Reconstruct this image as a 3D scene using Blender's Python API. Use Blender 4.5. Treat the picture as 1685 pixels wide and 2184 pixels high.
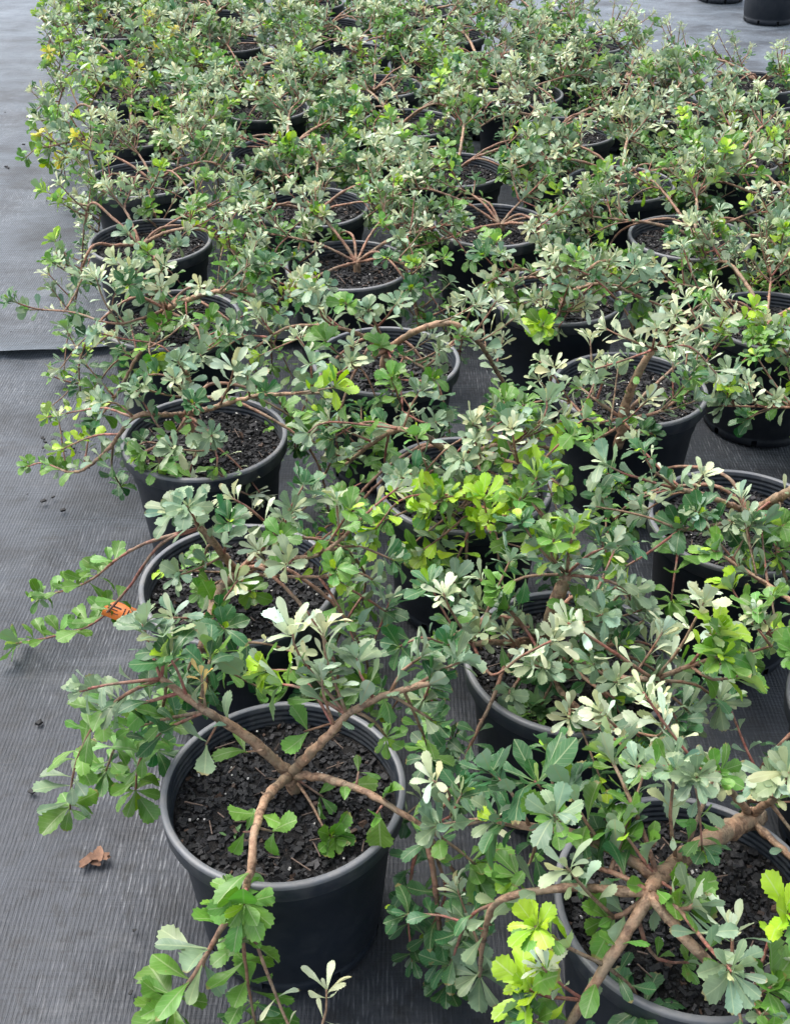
import bpy, bmesh, math, random
from mathutils import Vector, Matrix, Quaternion, noise

for o in list(bpy.data.objects):
    bpy.data.objects.remove(o)
SC = bpy.context.scene
COL = SC.collection
RAD = math.radians

# ------------------------------------------------------------------ camera
cam_data = bpy.data.cameras.new('camera')
cam = bpy.data.objects.new('camera', cam_data)
COL.objects.link(cam)
cam.location = (0.0, 0.0, 1.487)
cam.rotation_euler = (RAD(90 - 34.7), 0, 0)
cam_data.sensor_fit = 'VERTICAL'
cam_data.sensor_height = 36.0
cam_data.lens = 36.0 * 2500 / 2184
cam_data.clip_end = 500
cam_data.clip_start = 0.02
SC.camera = cam

# ------------------------------------------------------------------ light
SUN_EL, SUN_AZ = 62.0, -55.0          # azimuth from +Y, negative = towards -X
world = bpy.data.worlds.new('World')
SC.world = world
world.use_nodes = True
wn = world.node_tree
wn.nodes.clear()
w_out = wn.nodes.new('ShaderNodeOutputWorld')
w_bg = wn.nodes.new('ShaderNodeBackground')
w_sky = wn.nodes.new('ShaderNodeTexSky')
w_sky.sky_type = 'NISHITA'
w_sky.sun_disc = False
w_sky.sun_elevation = RAD(SUN_EL)
w_sky.sun_rotation = RAD(SUN_AZ)
w_sky.air_density = 1.0
w_sky.dust_density = 4.0
w_sky.ozone_density = 1.0
w_hs = wn.nodes.new('ShaderNodeHueSaturation')
w_hs.inputs['Saturation'].default_value = 0.48
w_hs.inputs['Value'].default_value = 1.0
wn.links.new(w_sky.outputs[0], w_hs.inputs['Color'])
wn.links.new(w_hs.outputs[0], w_bg.inputs[0])
w_bg.inputs[1].default_value = 0.15
wn.links.new(w_bg.outputs[0], w_out.inputs[0])

sun_data = bpy.data.lights.new('sun', 'SUN')
sun_data.energy = 0.95
sun_data.angle = RAD(40)
sun_data.color = (1.0, 0.975, 0.94)
sun = bpy.data.objects.new('sun', sun_data)
COL.objects.link(sun)
sd = Vector((math.sin(RAD(SUN_AZ)) * math.cos(RAD(SUN_EL)),
             math.cos(RAD(SUN_AZ)) * math.cos(RAD(SUN_EL)), math.sin(RAD(SUN_EL))))
sun.rotation_euler = sd.to_track_quat('Z', 'Y').to_euler()
sun.location = sd * 20

SC.view_settings.view_transform = 'Standard'
SC.view_settings.look = 'None'
SC.view_settings.exposure = 1.5
SC.view_settings.gamma = 1.0
SC.view_settings.use_curve_mapping = False
SC.render.engine = 'CYCLES'
SC.cycles.max_bounces = 6
SC.cycles.diffuse_bounces = 3
SC.cycles.glossy_bounces = 2
SC.cycles.transmission_bounces = 2

# ------------------------------------------------------------------ node helpers
def mat_new(name):
    m = bpy.data.materials.new(name)
    m.use_nodes = True
    nt = m.node_tree
    nt.nodes.clear()
    return m, nt

def N(nt, t, **kw):
    n = nt.nodes.new(t)
    for k, v in kw.items():
        if k.startswith('i_'):
            n.inputs[int(k[2:])].default_value = v
        else:
            setattr(n, k, v)
    return n

def L(nt, a, b):
    nt.links.new(a, b)

def MATH(nt, op, a, b=None, clamp=False):
    n = nt.nodes.new('ShaderNodeMath')
    n.operation = op
    n.use_clamp = clamp
    for i, x in enumerate((a, b)):
        if x is None:
            continue
        if hasattr(x, 'links'):
            nt.links.new(x, n.inputs[i])
        else:
            n.inputs[i].default_value = x
    return n.outputs[0]

def MIX(nt, fac, a, b, mode='MIX'):
    n = nt.nodes.new('ShaderNodeMix')
    n.data_type = 'RGBA'
    n.blend_type = mode
    for s, x in ((n.inputs[0], fac), (n.inputs[6], a), (n.inputs[7], b)):
        if hasattr(x, 'links'):
            nt.links.new(x, s)
        else:
            s.default_value = x if not isinstance(x, tuple) else (*x, 1.0)[:4]
    return n.outputs[2]

def RAMP(nt, fac, stops):
    n = nt.nodes.new('ShaderNodeValToRGB')
    while len(n.color_ramp.elements) < len(stops):
        n.color_ramp.elements.new(0.5)
    for e, (p, c) in zip(n.color_ramp.elements, stops):
        e.position = p
        e.color = (*c, 1) if isinstance(c, tuple) else (c, c, c, 1)
    nt.links.new(fac, n.inputs[0])
    return n.outputs[0]

def NOISE(nt, vec, scale, detail=3, rough=0.55):
    n = nt.nodes.new('ShaderNodeTexNoise')
    n.inputs['Scale'].default_value = scale
    n.inputs['Detail'].default_value = detail
    n.inputs['Roughness'].default_value = rough
    if vec is not None:
        nt.links.new(vec, n.inputs['Vector'])
    return n.outputs['Fac']

def MAPPING(nt, vec, scale=(1, 1, 1), rot=(0, 0, 0)):
    n = nt.nodes.new('ShaderNodeMapping')
    n.inputs['Scale'].default_value = scale
    n.inputs['Rotation'].default_value = rot
    nt.links.new(vec, n.inputs['Vector'])
    return n.outputs[0]

def PRINC(nt, color, rough, spec=0.5, bump=None, bump_s=0.3, bump_d=0.01):
    p = nt.nodes.new('ShaderNodeBsdfPrincipled')
    for s, x in ((p.inputs['Base Color'], color), (p.inputs['Roughness'], rough),
                 (p.inputs['Specular IOR Level'], spec)):
        if hasattr(x, 'links'):
            nt.links.new(x, s)
        elif isinstance(x, tuple):
            s.default_value = (*x, 1.0)
        else:
            s.default_value = x
    if bump is not None:
        b = nt.nodes.new('ShaderNodeBump')
        b.inputs['Strength'].default_value = bump_s
        b.inputs['Distance'].default_value = bump_d
        nt.links.new(bump, b.inputs['Height'])
        nt.links.new(b.outputs[0], p.inputs['Normal'])
    return p

def OUT(nt, sh):
    o = nt.nodes.new('ShaderNodeOutputMaterial')
    nt.links.new(sh, o.inputs[0])

# ------------------------------------------------------------------ materials
def make_leaf_mat(name, joined):
    m, nt = mat_new(name)
    oi = N(nt, 'ShaderNodeObjectInfo')
    if joined:
        at = N(nt, 'ShaderNodeAttribute')
        at.attribute_name = 'leaf_color'
        base = at.outputs['Color']
        uvn = N(nt, 'ShaderNodeUVMap')
        vec = uvn.outputs[0]
    else:
        base = oi.outputs['Color']
        uvn = N(nt, 'ShaderNodeUVMap')
        vec = uvn.outputs[0]
    sep = N(nt, 'ShaderNodeSeparateXYZ')
    L(nt, vec, sep.inputs[0])
    ax = MATH(nt, 'ABSOLUTE', sep.outputs[0])
    geo = N(nt, 'ShaderNodeNewGeometry')
    # world-position mottling so no two leaves carry the same pattern
    nz = NOISE(nt, geo.outputs['Position'], 45, 3)
    nz2 = NOISE(nt, geo.outputs['Position'], 9, 2)
    mott = MATH(nt, 'ADD', MATH(nt, 'MULTIPLY', nz, 0.7), MATH(nt, 'ADD', MATH(nt, 'MULTIPLY', nz2, 0.5), 0.40))
    hsv = N(nt, 'ShaderNodeHueSaturation')
    L(nt, base, hsv.inputs['Color'])
    L(nt, mott, hsv.inputs['Value'])
    top = hsv.outputs[0]
    # pale midrib and faint side veins
    rib = MATH(nt, 'LESS_THAN', ax, 0.014)
    vein_c = MATH(nt, 'FRACT', MATH(nt, 'MULTIPLY', MATH(nt, 'SUBTRACT', sep.outputs[1], MATH(nt, 'MULTIPLY', ax, 0.9)), 9.0))
    vein = MATH(nt, 'LESS_THAN', vein_c, 0.13)
    edge = MATH(nt, 'MULTIPLY', MATH(nt, 'GREATER_THAN', nz2, 0.56), MATH(nt, 'GREATER_THAN', ax, 0.2))
    pale = MIX(nt, 0.6, top, (0.42, 0.48, 0.26))
    top = MIX(nt, MATH(nt, 'MULTIPLY', rib, 0.65), top, pale)
    top = MIX(nt, MATH(nt, 'MULTIPLY', vein, 0.22), top, pale)
    top = MIX(nt, MATH(nt, 'MULTIPLY', edge, 0.10), top, (0.30, 0.28, 0.05))
    spot = MATH(nt, 'GREATER_THAN', NOISE(nt, geo.outputs['Position'], 70, 2), 0.735)
    top = MIX(nt, MATH(nt, 'MULTIPLY', spot, 0.5), top, (0.22, 0.15, 0.06))
    tipb = MATH(nt, 'MULTIPLY', MATH(nt, 'GREATER_THAN', sep.outputs[1], MATH(nt, 'ADD', 0.84, MATH(nt, 'MULTIPLY', nz, 0.2))), MATH(nt, 'GREATER_THAN', NOISE(nt, geo.outputs['Position'], 14, 1), 0.60))
    top = MIX(nt, MATH(nt, 'MULTIPLY', tipb, 0.7), top, (0.24, 0.17, 0.06))
    bas = RAMP(nt, sep.outputs[1], [(0.05, 0.40), (0.5, 0.0)])
    top = MIX(nt, bas, top, (0.13, 0.22, 0.05))
    under = MIX(nt, 0.64, hsv.outputs[0], (0.43, 0.50, 0.37))
    under = MIX(nt, MATH(nt, 'MULTIPLY', rib, 0.5), under, (0.40, 0.32, 0.17))
    col = MIX(nt, geo.outputs['Backfacing'], top, under)
    rgh = MATH(nt, 'ADD', MATH(nt, 'MULTIPLY', geo.outputs['Backfacing'], 0.28), MATH(nt, 'ADD', 0.36, MATH(nt, 'MULTIPLY', nz, 0.16)))
    h = MATH(nt, 'ADD', MATH(nt, 'MULTIPLY', vein, -0.4), MATH(nt, 'SUBTRACT', nz, MATH(nt, 'MULTIPLY', rib, 0.8)))
    p = PRINC(nt, col, rgh, 0.5, h, 0.22, 0.002)
    tr = N(nt, 'ShaderNodeBsdfTranslucent')
    hs2 = N(nt, 'ShaderNodeHueSaturation')
    hs2.inputs['Saturation'].default_value = 1.25
    hs2.inputs['Value'].default_value = 1.5
    L(nt, hsv.outputs[0], hs2.inputs['Color'])
    L(nt, hs2.outputs[0], tr.inputs[0])
    mx = N(nt, 'ShaderNodeMixShader')
    mx.inputs[0].default_value = 0.22
    L(nt, p.outputs[0], mx.inputs[1])
    L(nt, tr.outputs[0], mx.inputs[2])
    OUT(nt, mx.outputs[0])
    return m

M_LEAF = make_leaf_mat('leaf', False)
M_LEAFJ = make_leaf_mat('leaf_mass', True)

def make_bark():
    m, nt = mat_new('stem_bark')
    oi = N(nt, 'ShaderNodeObjectInfo')
    geo = N(nt, 'ShaderNodeNewGeometry')
    nz = NOISE(nt, geo.outputs['Position'], 120, 4, 0.65)
    nz2 = NOISE(nt, geo.outputs['Position'], 28, 3)
    c = MIX(nt, RAMP(nt, nz, [(0.3, 0.0), (0.68, 1.0)]), MIX(nt, 0.55, oi.outputs['Color'], (0.05, 0.025, 0.015)), MIX(nt, 0.25, oi.outputs['Color'], (0.56, 0.46, 0.33)))
    c = MIX(nt, RAMP(nt, nz2, [(0.46, 0.0), (0.62, 0.7)]), c, (0.20, 0.165, 0.11))
    nz3 = NOISE(nt, geo.outputs['Position'], 55, 3, 0.7)
    c = MIX(nt, RAMP(nt, nz3, [(0.52, 0.0), (0.60, 0.65)]), c, (0.075, 0.042, 0.028))
    p = PRINC(nt, c, 0.6, 0.35, nz, 0.9, 0.003)
    OUT(nt, p.outputs[0])
    return m
M_BARK = make_bark()

def make_pot_mat(name, base, rough, dust):
    m, nt = mat_new(name)
    geo = N(nt, 'ShaderNodeNewGeometry')
    nz = NOISE(nt, geo.outputs['Position'], 35, 4, 0.6)
    fine = NOISE(nt, geo.outputs['Position'], 300, 2)
    streak = NOISE(nt, MAPPING(nt, geo.outputs['Position'], (60, 60, 4)), 1.0, 3)
    d = MATH(nt, 'ADD', MATH(nt, 'MULTIPLY', RAMP(nt, nz, [(0.42, 0.0), (0.72, 1.0)]), dust), MATH(nt, 'MULTIPLY', RAMP(nt, streak, [(0.5, 0.0), (0.8, 1.0)]), dust * 0.7), True)
    scuff = MATH(nt, 'MULTIPLY', MATH(nt, 'GREATER_THAN', fine, 0.70), dust)
    oi = N(nt, 'ShaderNodeObjectInfo')
    d = MATH(nt, 'MULTIPLY', MATH(nt, 'ADD', d, scuff, True), MATH(nt, 'ADD', 0.35, MATH(nt, 'MULTIPLY', oi.outputs['Random'], 1.3)), True)
    c = MIX(nt, d, base, (0.17, 0.165, 0.155))
    r = MATH(nt, 'ADD', rough, MATH(nt, 'MULTIPLY', nz, 0.22))
    p = PRINC(nt, c, r, 0.5, nz, 0.08, 0.004)
    OUT(nt, p.outputs[0])
    return m
M_POT = make_pot_mat('black_plastic', (0.0030, 0.0078, 0.0150), 0.48, 0.05)
M_RIM = make_pot_mat('worn_black_plastic', (0.014, 0.020, 0.029), 0.36, 0.22)
M_LIP = make_pot_mat('sheen_scuffed_lip', (0.115, 0.122, 0.132), 0.36, 0.6)  # light on the rim top painted into the paler base, plus scuffs

def make_soil():
    m, nt = mat_new('potting_mix')
    geo = N(nt, 'ShaderNodeNewGeometry')
    nz = NOISE(nt, geo.outputs['Position'], 160, 4, 0.7)
    c = RAMP(nt, nz, [(0.3, (0.004, 0.004, 0.004)), (0.62, (0.018, 0.016, 0.015)), (0.8, (0.05, 0.04, 0.032))])
    p = PRINC(nt, c, 0.85, 0.3, nz, 0.9, 0.008)
    OUT(nt, p.outputs[0])
    return m
M_SOIL = make_soil()

def make_chip():
    m, nt = mat_new('dark_bark_chip')
    geo = N(nt, 'ShaderNodeNewGeometry')
    at = N(nt, 'ShaderNodeAttribute')
    at.attribute_name = 'chip_tone'
    fine = NOISE(nt, geo.outputs['Position'], 260, 3, 0.6)
    c = MIX(nt, fine, (0.003, 0.003, 0.0035), (0.020, 0.020, 0.021))
    c = MIX(nt, 1.0, c, at.outputs['Color'], 'MULTIPLY')
    p = PRINC(nt, c, 0.62, 0.35, fine, 0.5, 0.003)
    OUT(nt, p.outputs[0])
    return m
M_CHIP = make_chip()

def flat_mat(name, c, rough=0.6, c2=None, scale=40):
    m, nt = mat_new(name)
    geo = N(nt, 'ShaderNodeNewGeometry')
    nz = NOISE(nt, geo.outputs['Position'], scale, 4, 0.6)
    col = MIX(nt, RAMP(nt, nz, [(0.35, 0.0), (0.65, 1.0)]), c, c2 or tuple(x * 0.6 for x in c))
    OUT(nt, PRINC(nt, col, rough, 0.35, nz, 0.3, 0.003).outputs[0])
    return m
M_PERLITE = flat_mat('perlite', (0.62, 0.60, 0.55), 0.8)
M_DEAD = flat_mat('dead_leaf', (0.22, 0.12, 0.075), 0.8, (0.10, 0.055, 0.035), 60)
M_TAG = flat_mat('orange_tag', (0.62, 0.17, 0.025), 0.45, (0.50, 0.13, 0.02), 30)
M_INK = flat_mat('tag_print', (0.03, 0.015, 0.01), 0.6)
M_WEED = flat_mat('weed_leaf', (0.20, 0.34, 0.13), 0.6, (0.14, 0.26, 0.10), 50)

def make_mat_fabric():
    m, nt = mat_new('woven_weed_mat')
    geo = N(nt, 'ShaderNodeNewGeometry')
    pos = geo.outputs['Position']
    warp = NOISE(nt, pos, 2.3, 3)
    sep = N(nt, 'ShaderNodeSeparateXYZ')
    L(nt, pos, sep.inputs[0])
    # woven tapes: ribs along Y every 2.6 mm, cross tapes every 4 mm
    xw = MATH(nt, 'ADD', sep.outputs[0], MATH(nt, 'MULTIPLY', warp, 0.012))
    rx = MATH(nt, 'ADD', MATH(nt, 'MULTIPLY', MATH(nt, 'SINE', MATH(nt, 'MULTIPLY', xw, 2 * math.pi / 0.0068)), 0.5), 0.5)
    tape = NOISE(nt, MAPPING(nt, pos, (230, 30, 1)), 1.0, 2)          # sheen of single tapes, painted into the rib colour
    tape2 = NOISE(nt, MAPPING(nt, pos, (700, 40, 1)), 1.0, 2)
    cross = NOISE(nt, MAPPING(nt, pos, (7, 170, 1)), 1.0, 3)
    patch = NOISE(nt, MAPPING(nt, pos, (3.2, 2.0, 1)), 1.0, 3)
    blot = NOISE(nt, pos, 5.5, 5, 0.62)
    big = NOISE(nt, pos, 1.1, 4, 0.55)
    dirt = NOISE(nt, pos, 26, 5, 0.68)
    f = MATH(nt, 'MULTIPLY', MATH(nt, 'POWER', rx, 2.0), RAMP(nt, tape, [(0.48, 0.0), (0.70, 1.0)]))
    f = MATH(nt, 'MULTIPLY', f, RAMP(nt, patch, [(0.44, 0.06), (0.66, 1.0)]))
    c = MIX(nt, RAMP(nt, blot, [(0.36, 0.0), (0.66, 1.0)]), (0.006, 0.0080, 0.0125), (0.030, 0.034, 0.043))  # blotches also paint in the soft shading of wrinkles
    c = MIX(nt, RAMP(nt, big, [(0.35, 0.0), (0.7, 0.6)]), c, (0.046, 0.051, 0.061))
    c = MIX(nt, MATH(nt, 'MULTIPLY', f, 0.85), c, (0.30, 0.31, 0.325))
    c = MIX(nt, RAMP(nt, tape2, [(0.52, 0.0), (0.75, 0.5)]), c, (0.018, 0.019, 0.022))
    c = MIX(nt, RAMP(nt, cross, [(0.48, 0.0), (0.72, 0.5)]), c, (0.012, 0.013, 0.015))
    c = MIX(nt, RAMP(nt, dirt, [(0.50, 0.0), (0.66, 0.8)]), c, (0.010, 0.010, 0.011))
    stain_shade = NOISE(nt, MAPPING(nt, pos, (2.6, 4.4, 1)), 1.0, 6, 0.68)
    c = MIX(nt, RAMP(nt, stain_shade, [(0.50, 0.0), (0.66, 0.62)]), c, (0.007, 0.008, 0.0095))  # wrinkle shading painted into the colour, together with dark stains
    c = MIX(nt, RAMP(nt, stain_shade, [(0.28, 0.45), (0.42, 0.0)]), c, (0.12, 0.122, 0.125))
    rgh = MATH(nt, 'ADD', 0.40, MATH(nt, 'MULTIPLY', blot, 0.25))
    h = MATH(nt, 'ADD', MATH(nt, 'ADD', MATH(nt, 'MULTIPLY', rx, 0.4), MATH(nt, 'MULTIPLY', dirt, 1.5)), MATH(nt, 'ADD', MATH(nt, 'MULTIPLY', cross, 1.0), MATH(nt, 'MULTIPLY', tape2, 1.0)))
    p = PRINC(nt, c, rgh, 0.42, h, 0.45, 0.003)
    L(nt, RAMP(nt, stain_shade, [(0.34, 0.66), (0.50, 0.44), (0.64, 0.16)]), p.inputs['Sheen Weight'])
    p.inputs['Sheen Roughness'].default_value = 0.42
    p.inputs['Sheen Tint'].default_value = (0.78, 0.90, 1.0, 1)
    OUT(nt, p.outputs[0])
    return m
M_MAT = make_mat_fabric()

# ------------------------------------------------------------------ mesh helpers
def mesh_obj(name, verts, faces, mats, parent=None, loc=None, smooth=True, fm=None):
    me = bpy.data.meshes.new(name)
    me.from_pydata([tuple(v) for v in verts], [], faces)
    for m in (mats if isinstance(mats, (list, tuple)) else [mats]):
        me.materials.append(m)
    if fm:
        me.polygons.foreach_set('material_index', fm)
    if smooth:
        me.polygons.foreach_set('use_smooth', [True] * len(me.polygons))
    me.update()
    o = bpy.data.objects.new(name, me)
    COL.objects.link(o)
    if parent:
        o.parent = parent
    if loc is not None:
        o.location = loc
    return o

def link_copy(name, mesh, parent, loc=(0, 0, 0), rz=0.0):
    o = bpy.data.objects.new(name, mesh)
    COL.objects.link(o)
    o.parent = parent
    o.location = loc
    o.rotation_euler = (0, 0, rz)
    return o

def tag(o, label, cat, group=None, kind=None):
    o['label'] = label
    o['category'] = cat
    if group:
        o['group'] = group
    if kind:
        o['kind'] = kind

def lathe(profile, seg=56, closed=False):
    V, F = [], []
    n = len(profile)
    for i in range(seg):
        a = 2 * math.pi * i / seg
        ca, sa = math.cos(a), math.sin(a)
        for r, z in profile:
            V.append((r * ca, r * sa, z))
    for i in range(seg):
        j = (i + 1) % seg
        for k in range(n - 1 + (1 if closed else 0)):
            k2 = (k + 1) % n
            F.append((i * n + k, j * n + k, j * n + k2, i * n + k2))
    return V, F

def spline(pts, step=0.012):
    P = [Vector(p) for p in pts]
    if len(P) == 2:
        n = max(2, int((P[1] - P[0]).length / step))
        return [P[0].lerp(P[1], i / n) for i in range(n + 1)]
    E = [P[0] * 2 - P[1]] + P + [P[-1] * 2 - P[-2]]
    out = []
    for i in range(1, len(E) - 2):
        a, b, c, d = E[i - 1], E[i], E[i + 1], E[i + 2]
        n = max(2, int((c - b).length / step))
        for k in range(n):
            t = k / n
            out.append(0.5 * ((2 * b) + (c - a) * t + (2 * a - 5 * b + 4 * c - d) * t * t + (3 * b - a - 3 * c + d) * t ** 3))
    out.append(P[-1])
    return out

def tube(path, r0, r1, sides=7, knots=True, rng=random):
    V, F = [], []
    n = len(path)
    prev = None
    for i, p in enumerate(path):
        t = (path[min(i + 1, n - 1)] - path[max(i - 1, 0)])
        if t.length < 1e-7:
            t = Vector((0, 0, 1))
        t.normalize()
        if prev is None:
            u = t.orthogonal().normalized()
        else:
            u = (prev - t * prev.dot(t))
            u = u.normalized() if u.length > 1e-5 else t.orthogonal().normalized()
        prev = u
        w = t.cross(u)
        f = i / max(1, n - 1)
        r = r0 + (r1 - r0) * f
        if knots:
            r *= 1 + 0.22 * max(0, math.sin(i * 1.05 + r0 * 900)) ** 8 + rng.uniform(-0.07, 0.07)
        for k in range(sides):
            a = 2 * math.pi * k / sides
            V.append(p + u * (math.cos(a) * r) + w * (math.sin(a) * r))
    for i in range(n - 1):
        for k in range(sides):
            k2 = (k + 1) % sides
            F.append((i * sides + k, i * sides + k2, (i + 1) * sides + k2, (i + 1) * sides + k))
    F.append(tuple(range(sides))[::-1])
    F.append(tuple((n - 1) * sides + k for k in range(sides)))
    return V, F

# ------------------------------------------------------------------ the setting
def sheet(name, x0, x1, y0, y1, z, step, seed, amp, lift=None):
    nx, ny = int((x1 - x0) / step), int((y1 - y0) / step)
    V, F = [], []
    for j in range(ny + 1):
        for i in range(nx + 1):
            x = x0 + (x1 - x0) * i / nx
            y = y0 + (y1 - y0) * j / ny
            yy = y
            h = noise.noise(Vector((x * 2.2, y * 1.6, seed))) * amp
            h += noise.noise(Vector((x * 7 + y * 2.5, y * 5, seed + 4))) * amp * 0.5
            ridge = 1 - abs(noise.noise(Vector((x * 3.1 + y * 1.2, y * 2.2 - x, seed + 9))))
            h += max(0, ridge - 0.86) * amp * 7
            if 1.9 < y < 2.9:
                h += max(0, noise.noise(Vector((x * 1.6 + y * 1.5, y * 15, seed)))) * amp * 0.9 * min(1, (y - 1.9) / 0.3, (2.9 - y) / 0.1)
            if lift:
                dy, dz = lift(x, y - y0)
                yy += dy
                h = h * min(1, (y - y0) / 0.25) + dz
            V.append((x, yy, z + h))
    for j in range(ny):
        for i in range(nx):
            a = j * (nx + 1) + i
            F.append((a, a + 1, a + nx + 2, a + nx + 1))
    o = mesh_obj(name, V, F, M_MAT)
    o['kind'] = 'structure'
    return o

g = mesh_obj('ground', [(-200, -200, -0.03), (200, -200, -0.03), (200, 200, -0.03), (-200, 200, -0.03)], [(0, 1, 2, 3)], M_MAT, smooth=False)
g['kind'] = 'structure'
sheet('weed_mat', -3.2, 3.2, -0.6, 3.2, -0.006, 0.025, 1.3, 0.006)

def seam(x, d):
    sl = (x + 1.08) * 0.09
    w = 0.009 * math.sin(x * 7.0) + 0.020 * noise.noise(Vector((x * 2.5, 0, 5)))
    fall = math.exp(-d / 0.09)
    up = (0.016 + 0.010 * noise.noise(Vector((x * 5, 3, 1)))) * math.exp(-d / 0.05)
    return (sl + w) * fall, up
sheet('weed_mat', -3.2, 4.2, 2.895, 10.0, 0.003, 0.03, 7.7, 0.0055, seam)

# ------------------------------------------------------------------ pot, soil
POT_H, POT_R, BASE_R = 0.28, 0.165, 0.128
SOIL_Z = 0.243
def wall_r(z):
    return BASE_R + (0.152 - BASE_R) * (z / POT_H)
prof = [(0.0, 0.012), (0.10, 0.012), (0.112, 0.006), (BASE_R - 0.006, 0.0), (BASE_R, 0.004), (BASE_R + 0.0006, 0.020),
        (BASE_R - 0.0015, 0.0225), (wall_r(0.03), 0.03), (wall_r(0.10), 0.10), (wall_r(0.205), 0.205),
        (wall_r(0.205) + 0.0035, 0.2085), (wall_r(0.235) + 0.0035, 0.235), (0.1545, 0.2485)]
V, F = lathe(prof, 64)
# drainage notches: cut every eighth base segment face
n_p = len(prof)
F2 = []
for i, f in enumerate(F):
    seg, k = divmod(i, n_p - 1)
    if k in (4, 3) and seg % 8 in (0,):
        continue
    F2.append(f)
_tmp = mesh_obj('pot', V, F2, M_POT)
POT_MESH = _tmp.data
bpy.data.objects.remove(_tmp)
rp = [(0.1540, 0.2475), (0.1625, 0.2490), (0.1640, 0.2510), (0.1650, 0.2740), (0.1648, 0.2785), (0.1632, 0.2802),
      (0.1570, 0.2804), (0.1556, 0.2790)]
z = 0.2790
r = 0.1552
for k in range(4):                          # ribbed inner wall
    rp += [(r, z - 0.003), (r - 0.0016, z - 0.0045), (r - 0.0016, z - 0.0075), (r - 0.0004, z - 0.009)]
    z -= 0.009
    r -= 0.0009
rp += [(0.1500, SOIL_Z - 0.012)]
V, F = lathe(rp, 72)
_n = len(rp) - 1
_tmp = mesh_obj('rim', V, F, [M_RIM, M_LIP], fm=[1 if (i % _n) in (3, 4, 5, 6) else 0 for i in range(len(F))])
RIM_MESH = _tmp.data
bpy.data.objects.remove(_tmp)

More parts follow.
